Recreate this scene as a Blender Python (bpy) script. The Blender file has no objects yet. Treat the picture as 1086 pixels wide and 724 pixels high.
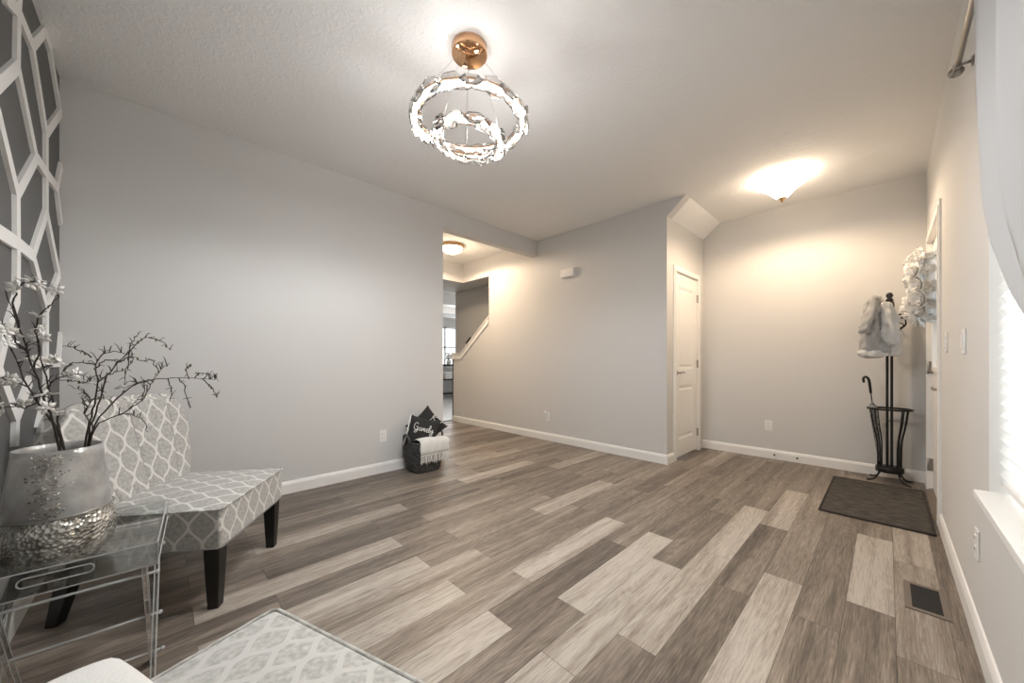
import bpy, bmesh, math, random
from mathutils import Vector, Matrix, noise
random.seed(7)
PI = math.pi
S = bpy.context.scene
COL = S.collection

# ------------------------------------------------------------------ camera
YAW = math.radians(45.9)
FPX = 385.0            # focal length in pixels of the 1086 px wide frame
EYE = 1.075
HOR = 382.5
cd = bpy.data.cameras.new('camera')
cd.sensor_width = 36.0
cd.lens = FPX / 1086 * 36
cd.shift_y = (HOR - 362) / 1086
cd.clip_start = 0.02
cam = bpy.data.objects.new('camera', cd)
cam.location = (0, 0, EYE)
cam.rotation_euler = (PI / 2, 0, YAW)
COL.objects.link(cam)
S.camera = cam

# ------------------------------------------------------------------ world, daylight, exposure
S.view_settings.view_transform = 'Standard'
S.view_settings.look = 'None'
S.view_settings.exposure = 0.68
S.view_settings.gamma = 1.0
S.view_settings.use_curve_mapping = False
w = bpy.data.worlds.new('world')
S.world = w
w.use_nodes = True
w.node_tree.nodes['Background'].inputs[0].default_value = (0.90, 0.95, 1.0, 1)
w.node_tree.nodes['Background'].inputs[1].default_value = 1.0
S.cycles.max_bounces = 10
S.cycles.diffuse_bounces = 6
S.cycles.transparent_max_bounces = 24
S.cycles.transmission_bounces = 8
S.cycles.sample_clamp_indirect = 6
S.cycles.use_denoising = True


def spot_light(name, loc, power, col, radius=0.05, angle=176, blend=0.2):
    l = bpy.data.lights.new(name, 'SPOT')
    l.energy = power
    l.color = col
    l.spot_size = math.radians(angle)
    l.spot_blend = blend
    l.shadow_soft_size = radius
    o = bpy.data.objects.new(name, l)
    o.location = loc
    COL.objects.link(o)
    return o


def area_light(name, loc, target, sx, sy, power, col):
    l = bpy.data.lights.new(name, 'AREA')
    l.shape = 'RECTANGLE'
    l.size, l.size_y = sx, sy
    l.energy = power
    l.color = col
    o = bpy.data.objects.new(name, l)
    o.location = loc
    d = Vector(target) - Vector(loc)
    o.rotation_euler = d.to_track_quat('-Z', 'Y').to_euler()
    COL.objects.link(o)
    return o


def point_light(name, loc, power, col, radius=0.08):
    l = bpy.data.lights.new(name, 'POINT')
    l.energy = power
    l.color = col
    l.shadow_soft_size = radius
    o = bpy.data.objects.new(name, l)
    o.location = loc
    COL.objects.link(o)
    return o


# daylight outside the front window and the window of the far room
area_light('window_daylight', (0.75, 1.0, 1.45), (0.0, 1.0, 1.3), 1.9, 1.6, 105, (0.97, 0.985, 1.0))
area_light('far_window_daylight', (-9.9, 6.4, 1.6), (-8.0, 6.0, 1.2), 1.8, 1.4, 40, (0.97, 0.98, 1.0))
P_CHANDELIER = 78     # thrown down and outwards by the rings
P_UP = 24              # what they throw upwards
P_ENTRY = 36
P_HALL = 56
P_FAR = 10
WARM = (1.0, 0.76, 0.53)
NEUT = (0.97, 0.985, 1.0)

# ------------------------------------------------------------------ helpers


def ray(u, v):
    a = (u - 543) / FPX
    c, s = math.cos(YAW), math.sin(YAW)
    return Vector((c * a - s, s * a + c, (HOR - v) / FPX))


def P(u, v, d):
    """point at forward distance d from the viewpoint"""
    return Vector((0, 0, EYE)) + ray(u, v) * d


def onY(u, v, y):
    r = ray(u, v)
    return Vector((0, 0, EYE)) + r * (y / r.y)


def onX(u, v, x):
    r = ray(u, v)
    return Vector((0, 0, EYE)) + r * (x / r.x)


def nt(name):
    m = bpy.data.materials.new(name)
    m.use_nodes = True
    t = m.node_tree
    return m, t, t.nodes['Principled BSDF']


def setin(b, **k):
    for a, v in k.items():
        n = {'rough': 'Roughness', 'metal': 'Metallic', 'spec': 'Specular IOR Level', 'trans': 'Transmission Weight',
             'ior': 'IOR', 'alpha': 'Alpha', 'coat': 'Coat Weight', 'sheen': 'Sheen Weight', 'sub': 'Subsurface Weight'}[a]
        b.inputs[n].default_value = v


def mat(name, col, rough=0.5, bump=0.0, bscale=40, var=0.0, vscale=8, **k):
    m, t, b = nt(name)
    c = (*col, 1)
    b.inputs['Base Color'].default_value = c
    setin(b, rough=rough, **k)
    N, L = t.nodes, t.links
    tc = N.new('ShaderNodeTexCoord')
    if var:
        nz = N.new('ShaderNodeTexNoise')
        nz.inputs['Scale'].default_value = vscale
        nz.inputs['Detail'].default_value = 4
        L.new(tc.outputs['Object'], nz.inputs['Vector'])
        r = N.new('ShaderNodeValToRGB')
        r.color_ramp.elements[0].position = 0.3
        r.color_ramp.elements[1].position = 0.7
        r.color_ramp.elements[0].color = (*[x * (1 - var) for x in col], 1)
        r.color_ramp.elements[1].color = (*[min(1, x * (1 + var)) for x in col], 1)
        L.new(nz.outputs['Fac'], r.inputs['Fac'])
        L.new(r.outputs['Color'], b.inputs['Base Color'])
    if bump:
        nz = N.new('ShaderNodeTexNoise')
        nz.inputs['Scale'].default_value = bscale
        nz.inputs['Detail'].default_value = 5
        L.new(tc.outputs['Object'], nz.inputs['Vector'])
        bp = N.new('ShaderNodeBump')
        bp.inputs['Strength'].default_value = bump
        bp.inputs['Distance'].default_value = 0.01
        L.new(nz.outputs['Fac'], bp.inputs['Height'])
        L.new(bp.outputs['Normal'], b.inputs['Normal'])
    return m


def emis(name, col, strength, base=(0.9, 0.9, 0.9)):
    m, t, b = nt(name)
    b.inputs['Base Color'].default_value = (*base, 1)
    b.inputs['Emission Color'].default_value = (*col, 1)
    b.inputs['Emission Strength'].default_value = strength
    return m


class MB:
    """collects shapes into ONE mesh"""

    def __init__(self):
        self.v, self.f, self.sm, self.uv = [], [], [], None

    def add(self, vs, fs, smooth=False):
        n = len(self.v)
        self.v += [Vector(p) for p in vs]
        self.f += [[i + n for i in f] for f in fs]
        self.sm += [smooth] * len(fs)
        return self

    def box(self, a, b, m=None):
        x0, y0, z0 = a
        x1, y1, z1 = b
        vs = [Vector(p) for p in ((x0, y0, z0), (x1, y0, z0), (x1, y1, z0), (x0, y1, z0),
                                  (x0, y0, z1), (x1, y0, z1), (x1, y1, z1), (x0, y1, z1))]
        if m is not None:
            vs = [m @ p for p in vs]
        return self.add(vs, [(0, 3, 2, 1), (4, 5, 6, 7), (0, 1, 5, 4), (1, 2, 6, 5), (2, 3, 7, 6), (3, 0, 4, 7)])

    def bbox(self, a, b, r=0.004, m=None):
        """box with chamfered edges (two stacked chamfers on the vertical and horizontal edges)"""
        bm = bmesh.new()
        bmesh.ops.create_cube(bm, size=1)
        for v in bm.verts:
            v.co = Vector([(a[i] + b[i]) / 2 + v.co[i] * (b[i] - a[i]) for i in range(3)])
        bmesh.ops.bevel(bm, geom=list(bm.edges), offset=r, segments=2, affect='EDGES', profile=0.5)
        vs = [(m @ v.co) if m is not None else v.co.copy() for v in bm.verts]
        bm.verts.index_update()
        fs = [[v.index for v in f.verts] for f in bm.faces]
        bm.free()
        return self.add(vs, fs)

    def prism(self, pts, d0, d1, axis='Y'):
        """polygon pts (two free axes) extruded along axis between d0 and d1"""
        def mk(p, d):
            return {'X': (d, p[0], p[1]), 'Y': (p[0], d, p[1]), 'Z': (p[0], p[1], d)}[axis]
        n = len(pts)
        vs = [mk(p, d0) for p in pts] + [mk(p, d1) for p in pts]
        fs = [list(range(n))[::-1], list(range(n, 2 * n))]
        fs += [[i, (i + 1) % n, n + (i + 1) % n, n + i] for i in range(n)]
        return self.add(vs, fs)

    def tube(self, pts, r, n=8, closed=False, smooth=True, flat=None):
        """tube along pts; r a number or list; flat=(w,h) gives a rectangular bar"""
        pts = [Vector(p) for p in pts]
        m = len(pts)
        rs = r if isinstance(r, (list, tuple)) else [r] * m
        up = Vector((0, 0, 1))
        vs, prev = [], None
        for i, p in enumerate(pts):
            if closed:
                t = pts[(i + 1) % m] - pts[i - 1]
            else:
                t = pts[min(i + 1, m - 1)] - pts[max(i - 1, 0)]
            t.normalize()
            if prev is None:
                a = up if abs(t.dot(up)) < 0.9 else Vector((1, 0, 0))
                x = t.cross(a).normalized()
            else:
                x = (prev - t * prev.dot(t))
                x = x.normalized() if x.length > 1e-6 else t.orthogonal().normalized()
            prev = x
            y = t.cross(x)
            if flat:
                for sx, sy in ((-1, -1), (1, -1), (1, 1), (-1, 1)):
                    vs.append(p + x * sx * flat[0] / 2 + y * sy * flat[1] / 2)
            else:
                for k in range(n):
                    an = 2 * PI * k / n
                    vs.append(p + (x * math.cos(an) + y * math.sin(an)) * rs[i])
        q = 4 if flat else n
        fs = []
        for i in range(m if closed else m - 1):
            j = (i + 1) % m
            for k in range(q):
                fs.append([i * q + k, i * q + (k + 1) % q, j * q + (k + 1) % q, j * q + k])
        if not closed:
            fs += [list(range(q))[::-1], [(m - 1) * q + k for k in range(q)]]
        return self.add(vs, fs, smooth and not flat)

    def lathe(self, prof, c=(0, 0, 0), n=32, smooth=True, m=None, wob=None):
        """prof: list of (radius, z)"""
        c = Vector(c)
        vs = []
        for (r, z) in prof:
            for k in range(n):
                an = 2 * PI * k / n
                rr = r * (wob(an, z) if wob else 1)
                p = Vector((rr * math.cos(an), rr * math.sin(an), z))
                vs.append((m @ p if m is not None else p) + c)
        fs = []
        for i in range(len(prof) - 1):
            for k in range(n):
                fs.append([i * n + k, i * n + (k + 1) % n, (i + 1) * n + (k + 1) % n, (i + 1) * n + k])
        if prof[0][0] > 1e-4 or True:
            fs.append(list(range(n))[::-1])
        fs.append([(len(prof) - 1) * n + k for k in range(n)])
        return self.add(vs, fs, smooth)

    def shell(self, prof, c=(0, 0, 0), n=40, wob=None):
        """open lathe (no end caps)"""
        self.lathe(prof, c, n, True, None, wob)
        del self.f[-2:], self.sm[-2:]
        return self

    def ball(self, c, r, seg=10, rings=6, m=None):
        rr = r if isinstance(r, (list, tuple)) else (r, r, r)
        c = Vector(c)
        vs = [Vector((0, 0, -1))]
        for i in range(1, rings):
            ph = -PI / 2 + PI * i / rings
            for k in range(seg):
                a = 2 * PI * k / seg
                vs.append(Vector((math.cos(ph) * math.cos(a), math.cos(ph) * math.sin(a), math.sin(ph))))
        vs.append(Vector((0, 0, 1)))
        fs = [[0, 1 + (k + 1) % seg, 1 + k] for k in range(seg)]
        for i in range(rings - 2):
            for k in range(seg):
                a, b = 1 + i * seg, 1 + (i + 1) * seg
                fs.append([a + k, a + (k + 1) % seg, b + (k + 1) % seg, b + k])
        b = 1 + (rings - 2) * seg
        fs += [[b + k, b + (k + 1) % seg, len(vs) - 1] for k in range(seg)]
        out = []
        for v in vs:
            p = Vector((v.x * rr[0], v.y * rr[1], v.z * rr[2]))
            if m is not None:
                p = m @ p
            out.append(p + c)
        return self.add(out, fs, True)

    def build(self, name, m, parent=None, boxuv=0, at=None, matrix=None):
        vs = self.v
        if matrix is not None:
            vs = [matrix @ p for p in vs]
        off = Vector(at) if at is not None else Vector((0, 0, 0))
        me = bpy.data.meshes.new(name)
        me.from_pydata([tuple(p - off) for p in vs], [], self.f)
        me.polygons.foreach_set('use_smooth', self.sm)
        me.materials.append(m)
        if boxuv:
            uvl = me.uv_layers.new(name='UVMap')
            for p in me.polygons:
                nn = p.normal
                ax = max(range(3), key=lambda i: abs(nn[i]))
                for li in p.loop_indices:
                    co = me.vertices[me.loops[li].vertex_index].co
                    uvl.data[li].uv = {0: (co.y, co.z), 1: (co.x, co.z), 2: (co.x, co.y)}[ax]
        o = bpy.data.objects.new(name, me)
        if at is not None:
            o.location = off
        COL.objects.link(o)
        if parent is not None:
            o.parent = parent
        return o


def tag(o, label=None, cat=None, group=None, kind=None):
    if label:
        o['label'] = label
    if cat:
        o['category'] = cat
    if group:
        o['group'] = group
    if kind:
        o['kind'] = kind
    return o


def thing(name, label, cat, loc=(0, 0, 0), rz=0, group=None):
    o = bpy.data.objects.new(name, None)
    o.empty_display_size = 0.1
    o.location = loc
    o.rotation_euler = (0, 0, rz)
    COL.objects.link(o)
    return tag(o, label, cat, group)


def struct(o, label=None, cat=None):
    o['kind'] = 'structure'
    if label:
        o['label'] = label
    if cat:
        o['category'] = cat
    return o


def subsurf(o, n=2):
    md = o.modifiers.new('subdivision', 'SUBSURF')
    md.levels = n
    md.render_levels = n
    return o


def bez(pts, n=6):
    """Catmull-Rom through pts"""
    pts = [Vector(p) for p in pts]
    q = [pts[0] * 2 - pts[1]] + pts + [pts[-1] * 2 - pts[-2]]
    out = []
    for i in range(1, len(q) - 2):
        for k in range(n):
            t = k / n
            a, b, c, d = q[i - 1], q[i], q[i + 1], q[i + 2]
            out.append(0.5 * ((2 * b) + (c - a) * t + (2 * a - 5 * b + 4 * c - d) * t * t + (3 * b - a - 3 * c + d) * t ** 3))
    out.append(pts[-1])
    return out


# ------------------------------------------------------------------ materials
M = {}
M['wall'] = mat('greige_wall_paint', (0.625, 0.617, 0.603), 0.75, bump=0.05, bscale=160)
M['white'] = mat('white_trim_paint', (0.83, 0.82, 0.80), 0.38, bump=0.01, bscale=60)
M['door'] = mat('white_door_paint', (0.84, 0.83, 0.81), 0.42)
M['dark'] = mat('charcoal_accent_paint', (0.105, 0.104, 0.102), 0.6, bump=0.04, bscale=150)
M['black'] = mat('black_iron', (0.012, 0.011, 0.011), 0.42, metal=0.3)
M['blackwood'] = mat('black_lacquered_wood', (0.006, 0.0055, 0.005), 0.42)
M['nickel'] = mat('brushed_nickel', (0.42, 0.40, 0.38), 0.3, metal=1.0)
M['copper'] = mat('polished_rose_gold', (0.78, 0.47, 0.27), 0.07, metal=1.0)
M['brass'] = mat('brass_trim', (0.62, 0.42, 0.22), 0.25, metal=1.0)
M['plate'] = mat('white_plastic', (0.80, 0.79, 0.77), 0.35)
M['slot'] = mat('dark_slot', (0.05, 0.05, 0.05), 0.5)
M['tile'] = mat('pale_tile', (0.50, 0.50, 0.49), 0.35, var=0.08, vscale=2)
M['twig'] = mat('brown_twig_bark', (0.028, 0.021, 0.016), 0.8, bump=0.4, bscale=200)
M['bud'] = mat('green_twig_moss', (0.14, 0.15, 0.085), 0.8)
M['petal'] = mat('white_silk_petal', (0.80, 0.79, 0.76), 0.7, var=0.06, vscale=30)
M['pillow_white'] = mat('white_plush_fabric', (0.72, 0.71, 0.69), 0.9, bump=0.3, bscale=180)
M['jacket'] = mat('pale_grey_cotton', (0.36, 0.36, 0.355), 0.9, bump=0.25, bscale=120, var=0.10, vscale=14)
M['jacket_light'] = mat('white_fleece_lining', (0.58, 0.58, 0.575), 0.9, bump=0.4, bscale=150)
M['rubber'] = mat('black_rubber', (0.02, 0.02, 0.02), 0.7)
M['vent'] = mat('brown_metal_register', (0.17, 0.14, 0.115), 0.5)
M['ventdark'] = mat('dark_register_slots', (0.012, 0.011, 0.010), 0.5)


def ceiling_mat():
    m, t, b = nt('textured_white_ceiling')
    b.inputs['Base Color'].default_value = (0.85, 0.845, 0.835, 1)
    setin(b, rough=0.9)
    N, L = t.nodes, t.links
    tc = N.new('ShaderNodeTexCoord')
    v = N.new('ShaderNodeTexNoise')
    v.inputs['Scale'].default_value = 28
    v.inputs['Detail'].default_value = 3
    v.inputs['Distortion'].default_value = 1.2
    L.new(tc.outputs['Object'], v.inputs['Vector'])
    r = N.new('ShaderNodeValToRGB')
    r.color_ramp.elements[0].position = 0.50
    r.color_ramp.elements[1].position = 0.60
    L.new(v.outputs['Fac'], r.inputs['Fac'])
    bp = N.new('ShaderNodeBump')
    bp.inputs['Strength'].default_value = 0.35
    bp.inputs['Distance'].default_value = 0.004
    L.new(r.outputs['Color'], bp.inputs['Height'])
    L.new(bp.outputs['Normal'], b.inputs['Normal'])
    return m


M['ceiling'] = ceiling_mat()


def wood_mat():
    m, t, b = nt('vinyl_plank_floor')
    N, L = t.nodes, t.links
    uv = N.new('ShaderNodeUVMap')
    uv.uv_map = 'UVMap'
    tone = N.new('ShaderNodeAttribute')
    tone.attribute_name = 'tone'
    rnd = N.new('ShaderNodeAttribute')
    rnd.attribute_name = 'seed'
    mp = N.new('ShaderNodeMapping')
    mp.inputs['Scale'].default_value = (1.0, 0.055, 1)
    L.new(uv.outputs['UV'], mp.inputs['Vector'])
    ml = N.new('ShaderNodeMath')
    ml.operation = 'MULTIPLY'
    ml.inputs[1].default_value = 37.0
    L.new(rnd.outputs['Fac'], ml.inputs[0])
    # fine grain
    g = N.new('ShaderNodeTexNoise')
    g.noise_dimensions = '4D'
    g.inputs['Scale'].default_value = 170
    g.inputs['Detail'].default_value = 7
    g.inputs['Roughness'].default_value = 0.72
    g.inputs['Distortion'].default_value = 0.4
    L.new(mp.outputs['Vector'], g.inputs['Vector'])
    L.new(ml.outputs[0], g.inputs['W'])
    # broad streaks
    g2 = N.new('ShaderNodeTexNoise')
    g2.noise_dimensions = '4D'
    g2.inputs['Scale'].default_value = 17
    g2.inputs['Detail'].default_value = 3
    g2.inputs['Distortion'].default_value = 0.8
    L.new(mp.outputs['Vector'], g2.inputs['Vector'])
    L.new(ml.outputs[0], g2.inputs['W'])
    # cathedral grain
    mp2 = N.new('ShaderNodeMapping')
    mp2.inputs['Scale'].default_value = (1.0, 0.10, 1)
    L.new(uv.outputs['UV'], mp2.inputs['Vector'])
    g3 = N.new('ShaderNodeTexNoise')
    g3.noise_dimensions = '4D'
    g3.inputs['Scale'].default_value = 9
    g3.inputs['Detail'].default_value = 1.5
    L.new(mp2.outputs['Vector'], g3.inputs['Vector'])
    L.new(ml.outputs[0], g3.inputs['W'])
    k = N.new('ShaderNodeMath')
    k.operation = 'MULTIPLY'
    k.inputs[1].default_value = 26
    L.new(g3.outputs['Fac'], k.inputs[0])
    fr = N.new('ShaderNodeMath')
    fr.operation = 'PINGPONG'
    fr.inputs[1].default_value = 0.5
    L.new(k.outputs[0], fr.inputs[0])
    # base tone ramp
    ramp = N.new('ShaderNodeValToRGB')
    e = ramp.color_ramp.elements
    e[0].position = 0.0
    e[0].color = (0.050, 0.040, 0.033, 1)
    e[1].position = 1.0
    e[1].color = (0.48, 0.435, 0.38, 1)
    for p_, c_ in ((0.3, (0.135, 0.110, 0.089)), (0.6, (0.265, 0.220, 0.178)), (0.8, (0.375, 0.328, 0.280))):
        el = e.new(p_)
        el.color = (*c_, 1)
    # t = tone + (g2-.5)*.35 + (g-.5)*.5
    def mad(x, a, c):
        n_ = N.new('ShaderNodeMath')
        n_.operation = 'MULTIPLY_ADD'
        L.new(x, n_.inputs[0])
        n_.inputs[1].default_value = a
        n_.inputs[2].default_value = c
        return n_.outputs[0]
    def addn(x, y):
        n_ = N.new('ShaderNodeMath')
        n_.operation = 'ADD'
        L.new(x, n_.inputs[0])
        L.new(y, n_.inputs[1])
        return n_.outputs[0]
    s1 = addn(mad(g.outputs['Fac'], 1.3, -0.65), mad(g2.outputs['Fac'], 0.95, -0.475))
    s2 = addn(s1, mad(fr.outputs[0], 0.22, -0.055))
    s3 = addn(s2, tone.outputs['Fac'])
    L.new(s3, ramp.inputs['Fac'])
    # seams
    sx = N.new('ShaderNodeSeparateXYZ')
    L.new(uv.outputs['UV'], sx.inputs[0])
    def edge(x, size):
        a = N.new('ShaderNodeMath')
        a.operation = 'PINGPONG'
        a.inputs[1].default_value = size / 2
        L.new(x, a.inputs[0])
        c_ = N.new('ShaderNodeMath')
        c_.operation = 'LESS_THAN'
        c_.inputs[1].default_value = 0.0011
        L.new(a.outputs[0], c_.inputs[0])
        return c_.outputs[0]
    mx = N.new('ShaderNodeMath')
    mx.operation = 'MAXIMUM'
    L.new(edge(sx.outputs['X'], 0.1525), mx.inputs[0])
    L.new(edge(sx.outputs['Y'], 0.915), mx.inputs[1])
    mix = N.new('ShaderNodeMixRGB')
    mix.blend_type = 'MULTIPLY'
    mix.inputs[2].default_value = (0.35, 0.33, 0.31, 1)
    L.new(mx.outputs[0], mix.inputs[0])
    L.new(ramp.outputs['Color'], mix.inputs[1])
    L.new(mix.outputs['Color'], b.inputs['Base Color'])
    setin(b, rough=0.42, spec=0.4)
    bp = N.new('ShaderNodeBump')
    bp.inputs['Strength'].default_value = 0.12
    bp.inputs['Distance'].default_value = 0.002
    L.new(g.outputs['Fac'], bp.inputs['Height'])
    L.new(bp.outputs['Normal'], b.inputs['Normal'])
    return m


M['wood'] = wood_mat()


def fabric_mat(name, ground, line, wd=0.105, ln=0.165, thick=0.10):
    """ogee lattice woven upholstery"""
    m, t, b = nt(name)
    N, L = t.nodes, t.links
    uv = N.new('ShaderNodeUVMap')
    uv.uv_map = 'UVMap'
    sp = N.new('ShaderNodeSeparateXYZ')
    L.new(uv.outputs['UV'], sp.inputs[0])

    def mth(op, a, c=None, d=None):
        n_ = N.new('ShaderNodeMath')
        n_.operation = op
        for i, x in enumerate((a, c, d)):
            if x is None:
                continue
            if isinstance(x, (int, float)):
                n_.inputs[i].default_value = x
            else:
                L.new(x, n_.inputs[i])
        return n_.outputs[0]
    s = mth('MULTIPLY', mth('SINE', mth('MULTIPLY', sp.outputs['Y'], 2 * PI / ln)), 0.25)
    u = mth('DIVIDE', sp.outputs['X'], wd)
    d1 = mth('ABSOLUTE', mth('SUBTRACT', mth('FRACT', mth('ADD', mth('SUBTRACT', u, s), 50)), 0.5))
    d2 = mth('ABSOLUTE', mth('SUBTRACT', mth('FRACT', mth('ADD', mth('ADD', u, s), 50.5)), 0.5))
    # second, wider wave gives the doubled strap look
    dm = mth('MINIMUM', d1, d2)
    r = N.new('ShaderNodeValToRGB')
    r.color_ramp.elements[0].position = thick * 0.75
    r.color_ramp.elements[0].color = (1, 1, 1, 1)
    r.color_ramp.elements[1].position = thick
    r.color_ramp.elements[1].color = (0, 0, 0, 1)
    L.new(dm, r.inputs['Fac'])
    nz = N.new('ShaderNodeTexNoise')
    nz.inputs['Scale'].default_value = 70
    nz.inputs['Detail'].default_value = 5
    L.new(uv.outputs['UV'], nz.inputs['Vector'])
    gr = N.new('ShaderNodeValToRGB')
    gr.color_ramp.elements[0].position = 0.35
    gr.color_ramp.elements[1].position = 0.68
    gr.color_ramp.elements[0].color = (*[x * 0.80 for x in ground], 1)
    gr.color_ramp.elements[1].color = (*[x * 1.22 for x in ground], 1)
    L.new(nz.outputs['Fac'], gr.inputs['Fac'])
    mix = N.new('ShaderNodeMixRGB')
    mix.inputs[2].default_value = (*line, 1)
    L.new(r.outputs['Color'], mix.inputs[0])
    L.new(gr.outputs['Color'], mix.inputs[1])
    L.new(mix.outputs['Color'], b.inputs['Base Color'])
    setin(b, rough=0.75, sheen=0.2)
    bp = N.new('ShaderNodeBump')
    bp.inputs['Strength'].default_value = 0.25
    bp.inputs['Distance'].default_value = 0.002
    L.new(r.outputs['Color'], bp.inputs['Height'])
    L.new(bp.outputs['Normal'], b.inputs['Normal'])
    return m


M['fabric'] = fabric_mat('grey_lattice_upholstery', (0.37, 0.362, 0.342), (0.62, 0.61, 0.58), thick=0.072)
M['fabric_pale'] = fabric_mat('pale_lattice_upholstery', (0.44, 0.435, 0.41), (0.535, 0.53, 0.505), wd=.085, ln=.13, thick=0.12)
M['welt'] = mat('grey_welt_cord', (0.20, 0.195, 0.185), 0.8)


def clear_mat(name, tint, fac_edge=0.65, base=0.12, rough=0.03):
    """clear plastic: see-through with glossy edges"""
    m = bpy.data.materials.new(name)
    m.use_nodes = True
    t = m.node_tree
    N, L = t.nodes, t.links
    N.clear()
    out = N.new('ShaderNodeOutputMaterial')
    tr = N.new('ShaderNodeBsdfTransparent')
    tr.inputs[0].default_value = (*tint, 1)
    gl = N.new('ShaderNodeBsdfGlossy')
    gl.inputs['Roughness'].default_value = rough
    gl.inputs['Color'].default_value = (0.95, 0.95, 0.95, 1)
    lw = N.new('ShaderNodeLayerWeight')
    lw.inputs['Blend'].default_value = 0.35
    ma = N.new('ShaderNodeMath')
    ma.operation = 'MULTIPLY_ADD'
    ma.inputs[1].default_value = fac_edge
    ma.inputs[2].default_value = base
    L.new(lw.outputs['Fresnel'], ma.inputs[0])
    mx = N.new('ShaderNodeMixShader')
    L.new(ma.outputs[0], mx.inputs[0])
    L.new(tr.outputs[0], mx.inputs[1])
    L.new(gl.outputs[0], mx.inputs[2])
    L.new(mx.outputs[0], out.inputs[0])
    return m


M['acrylic'] = clear_mat('clear_acrylic', (0.90, 0.91, 0.91), 0.7, 0.05)
M['crystal'] = clear_mat('clear_crystal', (0.93, 0.92, 0.91), 0.9, 0.12, 0.08)
M['led'] = emis('led_strip', (1.0, 0.95, 0.88), 7)
M['entry_glass'] = emis('lit_frosted_glass_shade', (1.0, 0.88, 0.72), 4)
M['hall_glass'] = emis('lit_frosted_dome', (1.0, 0.84, 0.66), 2.5)


def translucent(name, col, tf=0.5, transp=0.0):
    m = bpy.data.materials.new(name)
    m.use_nodes = True
    t = m.node_tree
    N, L = t.nodes, t.links
    N.clear()
    out = N.new('ShaderNodeOutputMaterial')
    d = N.new('ShaderNodeBsdfDiffuse')
    d.inputs[0].default_value = (*col, 1)
    tl = N.new('ShaderNodeBsdfTranslucent')
    tl.inputs[0].default_value = (*col, 1)
    mx = N.new('ShaderNodeMixShader')
    mx.inputs[0].default_value = tf
    L.new(d.outputs[0], mx.inputs[1])
    L.new(tl.outputs[0], mx.inputs[2])
    tr = N.new('ShaderNodeBsdfTransparent')
    m2 = N.new('ShaderNodeMixShader')
    m2.inputs[0].default_value = transp
    L.new(mx.outputs[0], m2.inputs[1])
    L.new(tr.outputs[0], m2.inputs[2])
    L.new(m2.outputs[0], out.inputs[0])
    return m


M['shade'] = translucent('white_pleated_shade_fabric', (0.80, 0.80, 0.79), 0.42)
M['sheer'] = translucent('white_sheer_fabric', (0.60, 0.60, 0.605), 0.22, 0.03)
M['frost_pane'] = translucent('frosted_door_glass', (0.88, 0.89, 0.89), 0.6)
M['glass'] = clear_mat('window_glass', (0.96, 0.97, 0.97), 0.6, 0.03)


def mercury():
    m, t, b = nt('crackled_mercury_glass')
    N, L = t.nodes, t.links
    tc = N.new('ShaderNodeTexCoord')
    v = N.new('ShaderNodeTexVoronoi')
    v.inputs['Scale'].default_value = 95
    L.new(tc.outputs['Object'], v.inputs['Vector'])
    nz = N.new('ShaderNodeTexNoise')
    nz.inputs['Scale'].default_value = 26
    nz.inputs['Detail'].default_value = 5
    L.new(tc.outputs['Object'], nz.inputs['Vector'])
    r = N.new('ShaderNodeValToRGB')
    r.color_ramp.elements[0].position = 0.35
    r.color_ramp.elements[0].color = (0.20, 0.195, 0.17, 1)
    r.color_ramp.elements[1].position = 0.65
    r.color_ramp.elements[1].color = (0.74, 0.73, 0.69, 1)
    L.new(nz.outputs['Fac'], r.inputs['Fac'])
    L.new(r.outputs['Color'], b.inputs['Base Color'])
    setin(b, metal=0.75, rough=0.22)
    bp = N.new('ShaderNodeBump')
    bp.inputs['Strength'].default_value = 0.9
    bp.inputs['Distance'].default_value = 0.006
    L.new(v.outputs['Distance'], bp.inputs['Height'])
    L.new(bp.outputs['Normal'], b.inputs['Normal'])
    return m


M['mercury'] = mercury()


def frosted():
    m, t, b = nt('frosted_silver_glass')
    N, L = t.nodes, t.links
    tc = N.new('ShaderNodeTexCoord')
    nz = N.new('ShaderNodeTexNoise')
    nz.inputs['Scale'].default_value = 9
    nz.inputs['Detail'].default_value = 3
    L.new(tc.outputs['Object'], nz.inputs['Vector'])
    r = N.new('ShaderNodeValToRGB')
    r.color_ramp.elements[0].position = 0.35
    r.color_ramp.elements[0].color = (0.30, 0.30, 0.29, 1)
    r.color_ramp.elements[1].position = 0.65
    r.color_ramp.elements[1].color = (0.62, 0.61, 0.59, 1)
    L.new(nz.outputs['Fac'], r.inputs['Fac'])
    L.new(r.outputs['Color'], b.inputs['Base Color'])
    setin(b, rough=0.28, metal=0.15, alpha=0.74)
    v = N.new('ShaderNodeTexVoronoi')
    v.inputs['Scale'].default_value = 120
    L.new(tc.outputs['Object'], v.inputs['Vector'])
    bp = N.new('ShaderNodeBump')
    bp.inputs['Strength'].default_value = 0.35
    bp.inputs['Distance'].default_value = 0.003
    L.new(v.outputs['Distance'], bp.inputs['Height'])
    L.new(bp.outputs['Normal'], b.inputs['Normal'])
    return m


M['frosted'] = frosted()


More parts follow.
